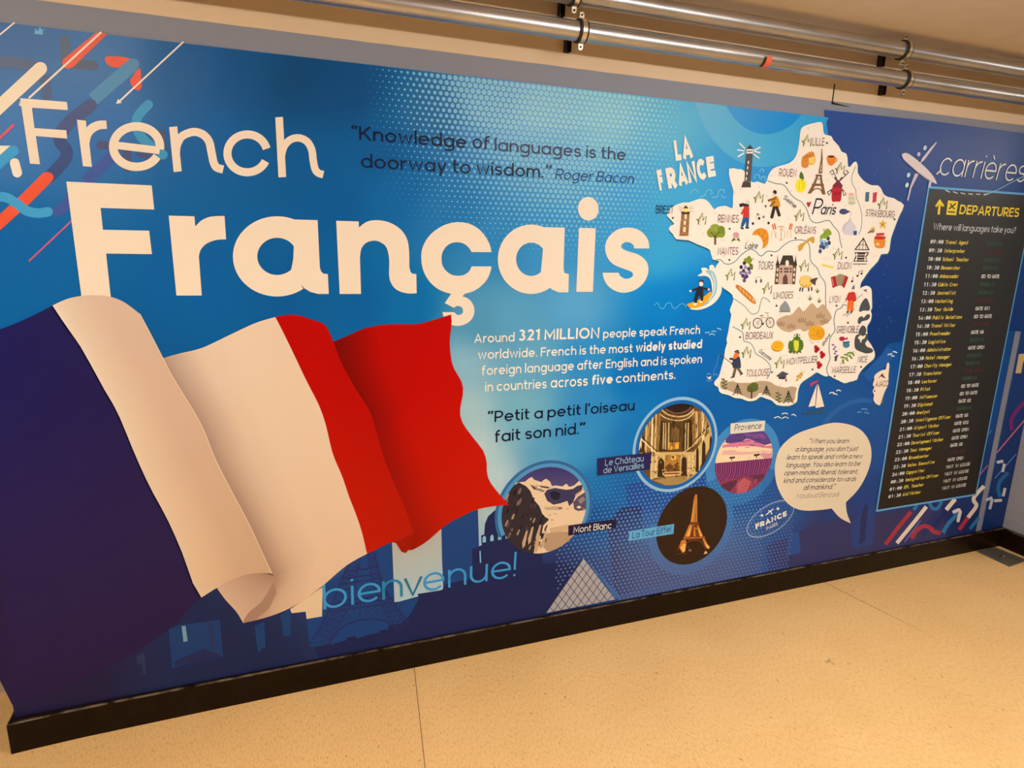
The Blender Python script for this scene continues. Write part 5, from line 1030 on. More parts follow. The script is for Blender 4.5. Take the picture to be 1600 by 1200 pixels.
for x, y in ((1184, 309), (1259, 221), (1311, 264), (1377.5, 319), (1247.5, 337.5), (1307.5, 397.5), (1255, 416), (1095, 343), (1140, 430), (1197.5, 451), (1164, 507), (1165, 551), (1217, 567), (1372, 622), (1172, 420)):
    if (x, y) == (1172, 420): continue
    icon('grass_tuft', D, [('l', (108, 116, 46), 1.8, [(x - 8, y - 1), (x - 5, y + 3), (x - 5.5, y + 8)]), ('l', (108, 116, 46), 1.8, [(x - 6, y + 2), (x + 1, y - 10), (x + 2, y + 1), (x + 7, y - 5), (x + 5, y + 8)]), ('l', (206, 176, 60), 1.0, [(x - 4, y + 4), (x + .4, y - 5)])], 9)
# place names
PN = (112, 62, 62)
def place(t, crop, a, b_, cap, col=PN, w=.16, skew=0):
    s = Sheet('place_name', 11, MP, crop); text(s, t, a, b_, cap, tuple(int(k * .86) for k in col), w=w, skew=skew, capref=True, track=.22); s.done()
place('LILLE', C2, (455, 302), (605, 305), 102); place('ROUEN', C2, (40, 685), (252, 692), 98, (150, 56, 66)); place('STRASBOURG', C4, (1120, 222), (1480, 246), 88, (130, 70, 70)); place('ORLÉANS', C4, (236, 440), (500, 444), 92, (140, 62, 66))
place('RENNES', C3, (797, 300), (1055, 305), 98, (140, 60, 62)); place('NANTES', C3, (795, 706), (1050, 704), 96, (130, 66, 64)); place('BREST', C3, (26, 190), (245, 192), 104, (48, 66, 84)); place('TOURS', C3, (1297, 888), (1485, 888), 102, (104, 76, 68))
place('DIJON', C4, (772, 886), (940, 884), 90, (140, 62, 66)); place('LIMOGES', C5, (1172, 455), (1415, 446), 88, (108, 72, 66)); place('LYON', C6, (590, 502), (720, 500), 86); place('BORDEAUX', C5, (822, 958), (1165, 950), 88, (108, 60, 56))
place('GRENOBLE', C6, (676, 882), (948, 878), 88, (104, 62, 58)); place('TOULOUSE', C7, (655, 607), (970, 590), 98, (150, 60, 66)); place('MONTPELLIER', D, (1226.5, 569.8), (1274.5, 565.6), 10.4, (104, 60, 56)); place('MARSEILLE', C8, (570, 614), (880, 606), 86, (124, 66, 62)); place('NICE', C8, (906, 472), (1030, 470), 82, (120, 66, 62)); place('AJACC', C8, (1140, 790), (1306, 786), 78, (150, 60, 50), .2)
def script(t, crop, a, b_, xh, w=.2, col=(64, 66, 78)):
    s = Sheet('river_name', 11, MP, crop); text(s, t, a, b_, xh, col, w=w, skew=.22, track=.15); s.done()
script('P', C4, (450, 200), (556, 200), 145, .15, (48, 52, 66)); script('aris', C4, (552, 200), (740, 206), 98, .2, (48, 52, 66))
script('Seine', C2, (90, 962), (240, 1090), 44); script('Loire', C3, (1132, 628), (1290, 628), 56); script('Garonne', C7, (825, 262), (990, 385), 42); script('Rhône', C8, (462, 262), (555, 112), 36)
s = Sheet('map_title', 11, MU, C1)
for t, a, b_, cp in (('L', (322, 522), (388, 512), 235), ('A', (405, 503), (520, 480), 245), ('F', (140, 858), (195, 845), 235), ('R', (240, 838), (340, 815), 238), ('A', (358, 805), (465, 780), 240), ('N', (470, 775), (570, 752), 240), ('C', (580, 745), (680, 722), 240), ('E', (690, 710), (778, 692), 236)):
    text(s, t, a, b_, cp, (252, 252, 250), w=.40, capref=True, skew=-.06)
s.done()

# ------------------------------------------------------------------ picture roundels
def roundel(name, c_pts, rings, layer, a0=0, a1=360, dz=0.0):
    """c_pts: three pixels on the picture's edge; rings: (outer px factor, inner factor, colour)"""
    cx, cz, r = wall_circle(*c_pts)
    s = Sheet(name, layer, MU)
    for k0, k1, col in rings:
        y = s._y()
        for i in range(64):
            a_, b_ = math.radians(a0 + (a1 - a0) * i / 64), math.radians(a0 + (a1 - a0) * (i + 1) / 64)
            q = lambda k, t: (cx + r * k * math.cos(t), cz + (dz if k > 1.01 else 0) + r * k * math.sin(t))
            s.wall([q(k0, a_), q(k0, b_), q(k1, b_), q(k1, a_)], col, y)
    ring = s.done()
    clip = [F(cx + r * math.cos(2 * PI * i / 56), cz + r * math.sin(2 * PI * i / 56)) for i in range(56)]
    return ring, clip
def picture(name, ring, clip, layer, base):
    s = Sheet(name, layer, ring, D, clip, 380); s.raw(clip, base); return s
ring, clip = roundel('mountain_roundel', ((862, 729), (915, 785), (784.5, 822)), [(1.15, 1.085, (54, 104, 150)), (1.085, 1.0, (84, 146, 188))], 4.5, -28, 205)
s = picture('mountain_photograph', ring, clip, 6, (70, 60, 104))
for k in range(10): s.raw([(780, 725 + k * 4), (925, 725 + k * 4), (925, 770), (780, 770)], lerp3((62, 52, 104), (92, 82, 116), k / 10))
s.at((770, 700, 6.667))
SNOW, ROCK = (240, 202, 158), (58, 46, 50)
s.f_(SNOW, [(230, 360), (262, 352), (330, 345), (370, 312), (400, 295), (425, 325), (500, 350), (520, 330), (550, 315), (590, 345), (610, 390), (650, 385), (720, 395), (760, 365), (790, 400), (840, 385), (900, 330), (960, 380), (1000, 1100), (100, 1100)])
s.f_((160, 128, 104), [(400, 380), (450, 400), (540, 440), (520, 455), (440, 430), (405, 410)]); s.f_((84, 66, 82), [(470, 385), (560, 395), (600, 410), (560, 415), (500, 405)]); s.f_((80, 62, 70), [(380, 370), (420, 395), (450, 430), (420, 425)])
s.f_((66, 58, 88), [(530, 470), (560, 430), (640, 410), (760, 430), (830, 420), (870, 390), (935, 375), (920, 430), (860, 480), (830, 560), (790, 600), (770, 545), (700, 570), (625, 585), (560, 545)])
s.f_((40, 38, 48), [(590, 450), (640, 440), (700, 470), (690, 520), (640, 540), (600, 510)])
s.f_((210, 168, 130), [(850, 480), (910, 440), (940, 400), (950, 420), (900, 470), (860, 500)])
s.f_((92, 78, 94), [(830, 560), (880, 500), (960, 450), (990, 560), (960, 640), (880, 650), (840, 630)]); s.f_((150, 126, 116), [(880, 540), (930, 500), (960, 530), (910, 580)])
s.f_((200, 164, 128), [(520, 620), (640, 600), (720, 610), (700, 640), (560, 640)]); s.f_((120, 98, 86), [(670, 615), (710, 610), (720, 625), (690, 632)])
for k in range(60):
    x, y = random.uniform(420, 960), random.uniform(340, 1000); d = random.uniform(16, 60)
    if y > 600 or y < 420 and x < 600: s.f_(random.choice(((214, 174, 134), (252, 222, 184), (226, 186, 144), (248, 214, 172))), [(x, y), (x + d * .6, y - d * .25), (x + d, y + d * .1), (x + d * .4, y + d * .3)])
s.f_((190, 150, 112), [(520, 900), (600, 870), (800, 860), (830, 910), (700, 1060), (560, 1070), (500, 1000)]); s.f_((216, 174, 130), [(580, 830), (780, 790), (780, 850), (600, 880)])
s.f_(ROCK, [(60, 560), (170, 420), (262, 352), (340, 390), (385, 440), (420, 530), (480, 600), (510, 680), (580, 740), (520, 800), (500, 900), (440, 960), (420, 1100), (100, 1100)])
for k in range(70):
    x, y = random.uniform(120, 540), random.uniform(440, 1060)
    if y > 380 + (x - 290) * 1.15:
        d = random.uniform(18, 60); q = random.uniform(.12, .3)
        s.f_(random.choice(((128, 98, 82), (176, 138, 106), (36, 28, 34), (44, 36, 42), (84, 66, 66), (40, 30, 36))), [(x, y), (x + d * .42, y - d * .75), (x + d * (.42 + q), y - d * .5), (x + d * q * 1.4, y + d * .45), (x - d * .1, y + d * .5)])
for x, y in ((300, 980), (360, 940), (440, 920), (430, 1030), (500, 980)): s.f_((206, 166, 126), [(x, y), (x + 40, y - 120), (x + 60, y - 130), (x + 30, y + 30), (x + 5, y + 60)])
for x, y in ((480, 610), (505, 660), (530, 700), (460, 570), (440, 540)): s.f_(SNOW, [(x, y), (x + 26, y - 16), (x + 40, y + 10), (x + 14, y + 18)])
s.done()
def tagbox(name, quad, col, rows, layer=9):
    s = Sheet(name, layer, MU); s.f_(col, quad)
    for r in rows: text(s, *r[:5], **r[5])
    s.done()
tagbox('mountain_name_tag', [(887, 820), (961, 810), (962, 823), (887, 836)], (40, 30, 58), [('Mont Blanc', (895, 832), (954, 824.5), 7.4, (240, 226, 206), dict(w=.17))])

ring, clip = roundel('palace_roundel', ((997, 700), (1065, 630), (1111, 685)), [(1.158, 1.085, (150, 188, 216)), (1.085, 1.0, (28, 100, 168))], 4.5)
s = picture('palace_photograph', ring, clip, 6, (112, 76, 38)).at((980, 620, 8.573))
G1, G2, G3, G4 = (222, 180, 112), (166, 118, 60), (66, 44, 26), (250, 214, 150)
for k, x in enumerate((150, 185, 222, 258, 300, 345, 390)): s.f_((G4, G3, G1, G2, G4, G1, G2)[k], [(x + 20, 230), (x + 46, 230), (x + 30, 760), (x, 700)])
for k, x in enumerate((860, 900, 945, 985, 1030, 1075)): s.f_((G2, G1, G2, G4, G2, G1)[k], [(x, 190), (x + 34, 190), (x + 40, 600), (x + 4, 640)])
s.f_(G3, [(440, 310), (530, 330), (520, 720), (410, 720)]); s.f_(G3, [(740, 320), (850, 300), (870, 690), (720, 710)]); s.f_((84, 58, 34), [(560, 330), (720, 330), (700, 600), (560, 600)])
for x in (470, 500, 540, 765, 800): s.f_(G1, [(x, 340), (x + 16, 340), (x + 10, 700), (x - 8, 700)])
s.f_((132, 94, 52), [(585, 420), (640, 390), (690, 440), (680, 590), (580, 590)]); s.f_((250, 176, 56), [(550, 610), (690, 600), (690, 690), (550, 705)]); s.f_((196, 112, 32), [(560, 615), (640, 610), (620, 650), (570, 660)])
s.f_((50, 34, 26), [(440, 60), (900, 60), (870, 160), (790, 220), (680, 245), (560, 225), (470, 160)])
s.l_(G1, 20, [(452, 170), (540, 235), (680, 262), (800, 235), (880, 160)], True); s.l_(G4, 12, [(420, 220), (520, 285), (680, 312), (810, 275), (890, 190)], True); s.l_((120, 80, 60), 26, [(500, 160), (600, 210), (700, 215), (800, 180), (850, 130)], True)
s.l_(G4, 16, [(160, 540), (260, 640), (370, 742), (440, 752)]); s.l_(G3, 12, [(170, 520), (280, 620), (380, 720)]); s.l_(G1, 16, [(440, 745), (740, 740), (860, 660), (1110, 380)]); s.l_(G3, 14, [(860, 620), (1100, 360)])
s.f_(G1, [(300, 760), (880, 730), (1110, 440), (1150, 560), (900, 1060), (300, 1100)])
for x0, x1, y0, y1 in ((395, 490, 800, 1070), (710, 790, 770, 1050), (905, 950, 650, 1000), (985, 1040, 570, 960), (150, 190, 650, 740), (1085, 1130, 500, 800)): s.f_(G3, [(x0, y1), (x0 + 8, y0 + 60), ((x0 + x1) / 2, y0), (x1 - 4, y0 + 60), (x1, y1)])
s.f_((190, 130, 58), [(500, 770), (700, 765), (700, 990), (490, 1000)]); s.f_((120, 74, 34), [(500, 930), (560, 880), (600, 920), (660, 870), (690, 990), (490, 1000)]); s.e_((244, 186, 84), 610, 810, 38, 40); s.e_((120, 74, 34), 600, 800, 18, 16)
s.f_((236, 190, 118), [(460, 1010), (700, 1000), (690, 1040), (470, 1048)]); s.l_((140, 60, 30), 18, [(480, 1025), (690, 1018)])
s.f_((176, 136, 76), [(330, 1110), (900, 1040), (850, 1160), (500, 1180)]); s.l_((90, 62, 34), 12, [(340, 1090), (860, 1040)])
for x in (318, 380, 820, 870, 960): s.l_(G4, 10, [(x, 780), (x - 12, 1080)])
for k in range(150):
    x, y = random.uniform(160, 1110), random.uniform(180, 700); mid_ = 440 < x < 860
    c_ = random.choice(((54, 36, 22), (40, 26, 18), (90, 60, 32), (140, 98, 52)) if k % 3 else ((236, 196, 126), (200, 152, 88)))
    if mid_ and k % 3 == 0: c_ = (120, 82, 46)
    wd = random.uniform(3, 8); h_ = random.uniform(50, 170); y2 = min(y + h_, 700 if mid_ else 560 + abs(x - 600) * -.1 + (120 if 400 < x < 900 else 0))
    if y2 > y: s.f_(c_, [(x, y), (x + wd, y), (x + wd - 6, y2), (x - 6, y2)])
for k in range(130):
    x, y = random.uniform(300, 900), random.uniform(760, 1080); d = random.uniform(6, 22)
    s.f_(random.choice(((70, 44, 22), (96, 60, 28), (150, 100, 48), (226, 176, 96), (54, 34, 20))), [(x, y), (x + d * .5, y - d * .3), (x + d * .6, y + d), (x, y + d * 1.2)])
s.done()
tagbox('palace_name_tag', [(932, 715.5), (1017, 706), (1014.5, 732.5), (932, 742.5)], (46, 38, 82), [('Le Château', (944, 727), (1004, 720), 7.2, (160, 196, 226), dict(w=.15)), ('de Versailles', (941.5, 739), (1004.5, 730.5), 7, (160, 196, 226), dict(w=.15))])

ring, clip = roundel('lavender_roundel', ((1115.8, 731), (1205.6, 705), (1156, 770)), [(1.0, 0.97, (40, 96, 160))], 5)
cx, cz, r = wall_circle((1217, 698), (1172.3, 653.4), (1196, 762))
s = Sheet('lavender_ring', 3.4, MU); y = s._y()
for i in range(64):
    a_, b_ = 2 * PI * i / 64, 2 * PI * (i + 1) / 64
    s.wall([(cx + r * q * math.cos(t), cz + r * q * math.sin(t)) for q, t in ((1, a_), (1, b_), (.3, b_), (.3, a_))], (70, 136, 186) if math.sin(a_) > -.3 else (52, 114, 170), y)
s.done()
s = picture('lavender_photograph', ring, clip, 6, (252, 214, 166)).at((1100, 640, 8.57))
s.f_((96, 66, 124), [(250, 200), (900, 180), (920, 440), (800, 470), (690, 430), (560, 380), (500, 420), (420, 460), (280, 440)]); s.f_((226, 124, 140), [(240, 470), (380, 440), (500, 425), (560, 385), (700, 435), (820, 480), (900, 470), (900, 520), (760, 500), (600, 480), (420, 490), (250, 500)]); s.f_((130, 84, 136), [(500, 300), (650, 330), (760, 310), (840, 380), (700, 390), (560, 350)]); s.f_((222, 130, 150), [(600, 390), (680, 420), (640, 440), (560, 430)])
s.f_((240, 180, 160), [(250, 540), (500, 560), (900, 540), (900, 580), (500, 600), (220, 600)]); s.f_((226, 150, 150), [(720, 590), (900, 560), (900, 640), (800, 650)])
s.f_((124, 46, 92), [(120, 715), (500, 680), (920, 640), (940, 1200), (120, 1200)])
for k in range(60):
    x, y = random.uniform(200, 860), random.uniform(280, 640); d = random.uniform(30, 110)
    s.f_(random.choice(((104, 66, 124), (130, 76, 128), (84, 56, 112)) if y < 430 else ((226, 128, 146), (204, 112, 140), (150, 92, 140)) if y < 500 else ((252, 224, 176), (246, 196, 166), (240, 170, 150))), [(x, y), (x + d * .5, y - 9), (x + d, y - 2), (x + d * .6, y + 7)])
for k in range(27):
    x = 150 + k * 30; u_ = (k - 13) / 13
    s.l_((178, 98, 134) if k % 2 else (160, 84, 122), 8, [(x, 708 - k * 2.4), (x + u_ * 30, 760 - k * 1.5), (520 + u_ * 400, 860 - abs(u_) * 20), (520 + u_ * 560, 990 - abs(u_) * 60)], True)
    s.l_((86, 28, 70), 6, [(x + 14, 708 - k * 2.4), (x + 14 + u_ * 34, 762 - k * 1.5), (544 + u_ * 410, 868 - abs(u_) * 20), (556 + u_ * 580, 1000 - abs(u_) * 60)], True)
s.f_((150, 60, 84), [(170, 960), (330, 930), (470, 900), (560, 880), (680, 950), (800, 860), (840, 900), (700, 1130), (300, 1130)]); s.f_((96, 46, 66), [(190, 1020), (330, 950), (450, 930), (400, 1010), (330, 1090)]); s.f_((104, 50, 72), [(600, 880), (800, 850), (790, 930), (720, 960)]); s.f_((196, 92, 96), [(440, 980), (520, 900), (620, 960), (560, 1100), (420, 1120)])
for k in range(90):
    x, y = random.uniform(240, 780), random.uniform(900, 1110); d = random.uniform(8, 22)
    if abs(x - 510) < 120 + (1100 - y) * .9: s.f_(random.choice(((176, 82, 92), (206, 110, 108), (120, 52, 76), (90, 44, 66), (150, 70, 96))), [(x, y), (x + d, y - d * .4), (x + d * .6, y + d * .5)])
s.e_((70, 44, 34), 352, 640, 26, 14); s.e_((70, 44, 34), 385, 634, 22, 12); s.l_((70, 44, 34), 9, [(358, 640), (360, 685)]); s.e_((76, 50, 34), 680, 605, 26, 16); s.e_((76, 50, 34), 712, 598, 22, 14); s.l_((70, 44, 34), 9, [(692, 610), (694, 648)])
s.done()
tagbox('lavender_name_tag', [(1140, 661), (1194, 656.5), (1192.5, 672.5), (1139.5, 677.5)], (234, 216, 188), [('Provence', (1145.5, 672.5), (1187.5, 669), 7, (48, 46, 78), dict(w=.17, skew=.12))])

ring, clip = roundel('tower_roundel', ((1028, 812), (1090, 759), (1134.5, 800)), [(1.20, 0.99, (48, 110, 170))], 3, 168, 385, -.012)
s = picture('tower_photograph', ring, clip, 6, (58, 36, 22)).at((970, 740, 8.0))
O1, O2, O3 = (255, 184, 92), (220, 130, 54), (124, 62, 26)
s.f_(O2, [(925, 255), (942, 262), (945, 300), (946, 600), (970, 625), (900, 640), (845, 640), (862, 600), (905, 300)]); s.f_(O1, [(918, 300), (930, 300), (912, 590), (875, 590)]); s.f_(O1, [(936, 310), (942, 310), (942, 590), (930, 590)])
s.f_(O3, [(860, 600), (970, 605), (972, 635), (850, 632)]); s.f_(O2, [(845, 632), (884, 640), (850, 790), (780, 790)]); s.f_(O1, [(850, 680), (872, 650), (848, 770), (810, 780)]); s.f_(O2, [(940, 640), (962, 640), (1020, 780), (975, 785)]); s.f_(O1, [(950, 660), (965, 680), (1005, 775), (985, 778)]); s.f_(O3, [(884, 640), (940, 640), (975, 790), (850, 790)]); s.f_(O2, [(905, 660), (918, 660), (924, 780), (900, 780)])
s.f_(O3, [(770, 785), (1048, 778), (1040, 812), (760, 820)]); s.l_(O2, 8, [(775, 800), (1040, 792)]); s.f_(O2, [(745, 830), (800, 815), (815, 860), (790, 970), (760, 985), (720, 920)]); s.f_(O1, [(760, 880), (800, 860), (795, 960), (765, 975), (735, 920)]); s.l_(O3, 12, [(800, 870), (860, 835), (950, 830), (1010, 860), (1050, 940)], True)
s.f_(O2, [(1010, 810), (1040, 808), (1070, 870), (1105, 910), (1090, 940), (1050, 910)]); s.f_(O1, [(1035, 850), (1075, 890), (1100, 915), (1070, 930)]); s.f_((246, 190, 120), [(1025, 1000), (1050, 955), (1075, 985), (1050, 995)]); s.e_((140, 100, 70), 855, 950, 20, 18); s.l_(O3, 8, [(690, 1000), (760, 985), (820, 1000)]); s.l_(O3, 8, [(720, 870), (700, 960)])
for k in range(40):
    y = 290 + k * 7.6; hw = 14 + k * .75
    s.l_(O3, 2.2, [(928 - hw, y), (928 + hw * .6, y + 12)]); s.l_(O3, 2.2, [(928 - hw, y + 12), (928 + hw * .6, y)])
for k in range(34):
    x, y = random.uniform(760, 1080), random.uniform(650, 960); d = random.uniform(8, 20)
    if abs(x - 910) < 40 + (y - 620) * .55 and not (abs(x - 930) < 100 and y > 830): s.f_(random.choice((O3, (70, 38, 20), (250, 196, 110))), [(x, y), (x + d * .5, y - d * .3), (x + d * .4, y + d)])
s.e_((230, 150, 80), 930, 262, 9, 10)
s.done()
tagbox('tower_name_tag', [(981.5, 829), (1052, 817.5), (1051, 833), (981, 844.5)], (104, 170, 206), [('La Tour Eiffel', (986.5, 840.5), (1046.5, 830), 7.2, (28, 64, 110), dict(w=.16))])

# ------------------------------------------------------------------ speech bubble and stamp
s = Sheet('speech_bubble', 8, MU)
body = smooth([(1272, 667), (1300, 660), (1326, 663), (1344, 672), (1356, 688), (1360, 708), (1357, 728), (1348, 750), (1336, 768), (1320, 784)], k=4)
s.f_((238, 210, 172), body + smooth([(1320, 784), (1321.5, 800), (1327.8, 817)], k=3) + smooth([(1327.8, 817), (1312, 809), (1303, 800), (1298, 793.6)], k=3) + smooth([(1298, 793.6), (1280, 796), (1256, 797), (1238, 792), (1224, 780), (1215, 764), (1210, 746), (1209.6, 724), (1216, 702), (1230, 686), (1248, 675), (1272, 667)], k=4)[1:-1])
BT = (70, 64, 78)
for t, a, b_, c_ in (('“When you learn', (1261, 692.4), (1324, 692), BT), ("a language, you don't just", (1240.4, 705), (1337.6, 704), BT), ('learn to speak and write a new', (1227, 717.6), (1345, 715.6), BT), ('language. You also learn to be', (1226, 730), (1341.6, 727), BT), ('open-minded, liberal, tolerant,', (1223, 742), (1338, 739.6), BT), ('kind and considerate towards', (1222, 754), (1335, 751), BT), ('all mankind.”', (1253, 765), (1302, 763), BT), ('Mouloud Benzadi', (1242, 778), (1308, 775), (140, 122, 106))):
    text(s, t, a, b_, 5.6, c_, w=.19 if c_ is BT else .13, skew=.22)
s.done()
s = Sheet('travel_stamp', 7, MU)
p1, p2, p3 = U(1166, 829), U(1238.5, 791), U(1187, 838)
mx_, mz_ = (p1[0] + p2[0]) / 2, (p1[1] + p2[1]) / 2
ax_, az_ = (p2[0] - p1[0]) / 2, (p2[1] - p1[1]) / 2
A_ = math.hypot(ax_, az_); ux_, uz_ = ax_ / A_, az_ / A_
dx_, dz_ = p3[0] - mx_, p3[1] - mz_
uu, vv = dx_ * ux_ + dz_ * uz_, -dx_ * uz_ + dz_ * ux_
B_ = abs(vv) / math.sqrt(max(.05, 1 - (uu / A_) ** 2))
for k, wd, c_ in ((1.0, .0026, (206, 212, 232)), (.90, .0014, (130, 142, 190))):
    q = [(mx_ + ux_ * a_ - uz_ * b_, mz_ + uz_ * a_ + ux_ * b_) for a_, b_ in arc(0, 0, A_ * k, B_ * k, 0, 360, 56)[:-1]]
    y = s._y()
    for g in ribbon(q, wd, True): s.wall(g, c_, y)
text(s, 'FRANCE', (1179.5, 826), (1228, 805), 8.2, (250, 238, 226), w=.36, capref=True); text(s, 'PARIS', (1196.5, 828), (1214, 819.5), 5.6, (226, 214, 214), w=.2, capref=True)
def star(x, y, r): s.f_((244, 236, 230), [(x + r * (1 if k % 2 == 0 else .45) * math.sin(k * PI / 5 - .4), y - r * (1 if k % 2 == 0 else .45) * math.cos(k * PI / 5 - .4)) for k in range(10)])
star(1189, 804.5, 3.2); star(1214, 794, 3.2)
s.l_((240, 234, 230), 1.6, [(1195, 804), (1207, 794)]); s.l_((240, 234, 230), 1.5, [(1199, 797), (1203, 798), (1204.5, 803)])
s.done()

# ------------------------------------------------------------------ careers heading, plane and departures board
s = Sheet('carrieres_heading', 10, MU)
text(s, 'carrières', (1463.5, 273.4), (1597, 285), 28, (240, 226, 206), w=.092, skew=.12)
s.done()
s = Sheet('board_and_frame', 8, MU)
bl, br_, bt, bb = U(1405, 560)[0], U(1553, 622)[0], U(1450, 291)[1], U(1440, 787)[1]
FRM = (104, 166, 214)
s.wall([(bl, bb), (br_, bb), (br_, bt), (bl, bt)], FRM)
e_ = .009
s.wall([(bl + e_, bb + e_), (br_ - e_ * .8, bb + e_), (br_ - e_ * .8, bt - e_), (bl + e_, bt - e_)], [(44, 34, 28), (42, 34, 30), (60, 58, 56), (66, 62, 58)])
BD = s.done('dark departures board with a light blue frame'); BD.name = 'departures_board'
YEL = (248, 206, 52)
s = Sheet('board_title', 10, BD)
text(s, 'DEPARTURES', (1496, 334.5), (1589, 339.5), 15, YEL, w=.24, capref=True, track=.14)
s.at((1340, 220, 4.615))
s.f_(YEL, [(548, 470), (582, 420), (616, 468), (600, 478), (590, 460), (582, 532), (566, 532), (574, 460), (560, 480)])
s.f_(YEL, [(641, 430), (715, 437), (700, 538), (628, 533)]); s.l_((60, 50, 36), 9, [(640, 512), (692, 516)]); s.l_((60, 50, 36), 10, [(648, 492), (698, 452)]); s.l_((60, 50, 36), 9, [(668, 478), (660, 452)]); s.l_((60, 50, 36), 9, [(672, 476), (690, 494)])
s.done()
s = Sheet('board_subtitle', 10, BD); text(s, 'Where will languages take you?', (1455.5, 359), (1584, 364.5), 7.6, (214, 208, 198), w=.17); s.done()
z0_, z1_ = U(1452, 380.5)[1], U(1386, 778)[1]
k0 = (U(1451.6, 380)[0] + U(1386, 777.6)[0]) / 2; k1 = (U(1471.5, 380)[0] + U(1405, 775.4)[0]) / 2; k2 = (U(1475, 381)[0] + U(1408, 774)[0]) / 2; k3 = (U(1541, 382.5)[0] + U(1470.7, 763.5)[0]) / 2
JOBS = 'Travel Agent,Interpreter,School Teacher,Researcher,Ambassador,Cabin Crew,Journalist,Marketing,Tour Guide,Public Relations,Travel Writer,Proofreader,Logistics,Administrator,Hotel Manager,Charity Manager,Translator,Lecturer,Pilot,Influencer,Diplomat,Analyst,Intelligence Officer,Airport Worker,Tourist Officer,Development Worker,Tour Manager,Broadcaster,Sales Executive,Copywriter,Immigration Officer,EFL Teacher,Aid Worker'.split(',')
STAT = 'B F B B T B B F G11 T F G6 B O B B F B T T G2 B G3 G12 O O G5 F O W W W W'.split()
FULL = {'B': ('BOARDING', (62, 84, 62)), 'F': ('FINAL CALL', (96, 46, 42)), 'T': ('GO TO GATE', (216, 204, 188)), 'O': ('GATE OPEN', (210, 198, 180)), 'W': ('WAIT IN LOUNGE', (200, 186, 164))}
hrs = ['%02d:%s' % (h_, m_) for h_ in (9, 10, 11, 12, 13, 14, 15, 16, 17, 18, 19, 20, 21, 22, 23) for m_ in ('00', '30')]
hrs.remove('12:00'); hrs += ['24:00', '00:30', '01:00', '01:30']
pitch = (z1_ - z0_) / 32
for i in range(33):
    z = z0_ + pitch * i
    s = Sheet('timetable_row', 10, BD)
    text(s, hrs[i].replace('0', 'Ø'), (k0, z), (k1, z), .0165, (222, 212, 196), w=.26, capref=True, wall=True, mono=1.0)
    n_ = JOBS[i]; c_ = .0112
    text(s, n_, (k2, z), (k2 + c_ * (len(n_) + .4), z), .0165, (222, 190, 74), w=.30, capref=True, wall=True, mono=1.0, skew=.1)
    t_ = STAT[i]; full, col = FULL.get(t_, ('GATE ' + t_, (214, 202, 184)))
    z2 = z + .0004 * i * 0
    text(s, full, (k3, z), (k3 + .0112 * (len(full) + .2), z), .0165, col, w=.32, capref=True, wall=True, mono=1.0)
    s.done()
icon_parent = MP
MP = MU
pl = (230, 208, 196)
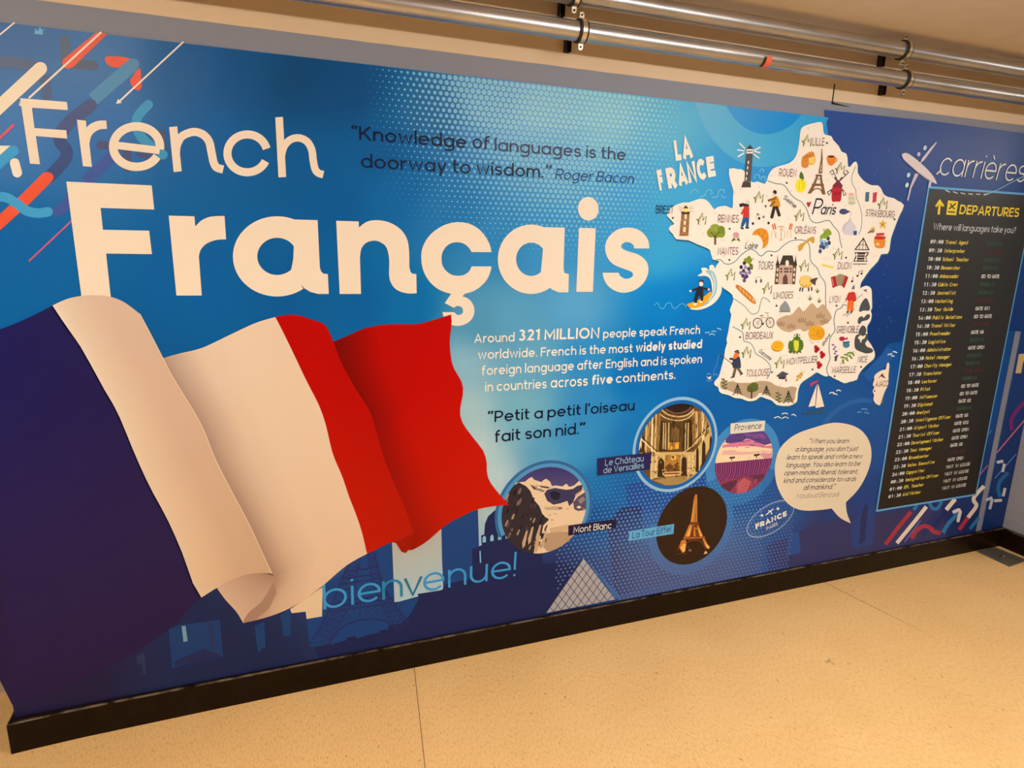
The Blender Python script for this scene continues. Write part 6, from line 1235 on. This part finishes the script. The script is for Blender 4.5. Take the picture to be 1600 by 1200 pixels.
icon('aeroplane_drawing', (1340, 220, 4.615), [('f', (214, 196, 196), [(556, 8), (560, 16), (470, 140), (440, 165), (452, 128), (520, 45)]), ('f', (206, 186, 190), [(345, 430), (356, 430), (378, 340), (430, 240), (402, 236), (368, 330)]), ('e', (206, 214, 236), 475, 52, 12, 18, 14, 20), ('e', (206, 196, 230), 430, 98, 12, 16, 14, 20), ('e', (190, 220, 240), 356, 248, 12, 18, 14, 20), ('e', (206, 222, 238), 345, 320, 12, 18, 14, 20),
    ('F', (96, 110, 130), [(302, 100), (318, 90), (345, 92), (330, 130), (312, 120)]), ('F', pl, [(312, 100), (345, 90), (400, 125), (470, 185), (530, 250), (560, 308), (530, 300), (470, 265), (390, 200), (325, 140)]), ('l', (170, 160, 166), 5, [(330, 145), (420, 225), (520, 292)]), ('f', (196, 190, 206), [(506, 290), (524, 296), (512, 340), (498, 330)]), ('f', (226, 210, 200), [(552, 240), (594, 200), (590, 222), (562, 246)]), ('L', (150, 190, 222), 5, [(900, 395), (985, 360), (1080, 310), (1200, 250)])] +
    [('l', (214, 206, 196), 7, [(622 + k * 55, 356 + 12 * k - (k * k) * 1.1), (655 + k * 55, 372 + 9 * k - (k * k) * 1.4)]) for k in range(6)], 11)
MP = icon_parent

# ------------------------------------------------------------------ second, narrow mural sheet at the corner
M2 = empty('narrow_mural', (3.40, FACE, BASE_T)); tag(M2, 'narrow blue mural strip between the grey gap and the right corner', 'mural')
x20 = (U(1590, 540)[0] + U(1559, 700)[0]) / 2
s = Sheet('background_strip', 0, M2)
s.grid([[F(x20 + (X1 - .002 - x20) * j / 4, BASE_T + (MUR_T - BASE_T) * i / 16) for j in range(5)] for i in range(17)], lambda u, v: lerp3((30, 50, 98), (34, 74, 134), v), FACE)
for a_, b_ in (((x20, BASE_T), (X1 - .002, BASE_T)), ((x20, MUR_T), (x20, BASE_T)), ((X1 - .002, MUR_T), (x20, MUR_T))):
    i0 = len(s.v); s.v += [(a_[0], FACE, a_[1]), (b_[0], FACE, b_[1]), (b_[0], 0, b_[1]), (a_[0], 0, a_[1])]
    s.f.append([i0, i0 + 1, i0 + 2, i0 + 3]); s.c.append([ink((60, 90, 140))] * 4)
s.done()
s = Sheet('tan_lettering', 2, M2); s.f_((214, 178, 122), [(1590.5, 553), (1601, 552), (1612, 556), (1612, 562), (1602, 558), (1597, 566), (1594, 583), (1585, 583)]); s.done()
s = Streaks(M2, 2.5)
s.l_((128, 40, 108), 6, [(1606, 622), (1588, 640), (1579, 655), (1579, 672)], True); s.l_((216, 108, 132), 2, [(1606, 648), (1556, 707)]); s.l_((110, 140, 186), 1.5, [(1586, 709), (1553, 747)])
s.l_((214, 204, 196), 4.5, [(1556, 722), (1566, 720)]); s.l_((214, 204, 196), 4.5, [(1568, 724), (1565, 737)]); s.l_((44, 104, 152), 6, [(1574, 738), (1562, 750), (1558, 764), (1562, 776)], True); s.l_((214, 204, 196), 4.5, [(1569, 762), (1566, 775)]); s.l_((214, 204, 196), 4.5, [(1552, 782), (1564, 781)]); s.l_((196, 190, 190), 4.5, [(1539, 781), (1549, 777)]); s.l_((196, 190, 190), 4.5, [(1549, 779), (1545, 795)])
s.done()
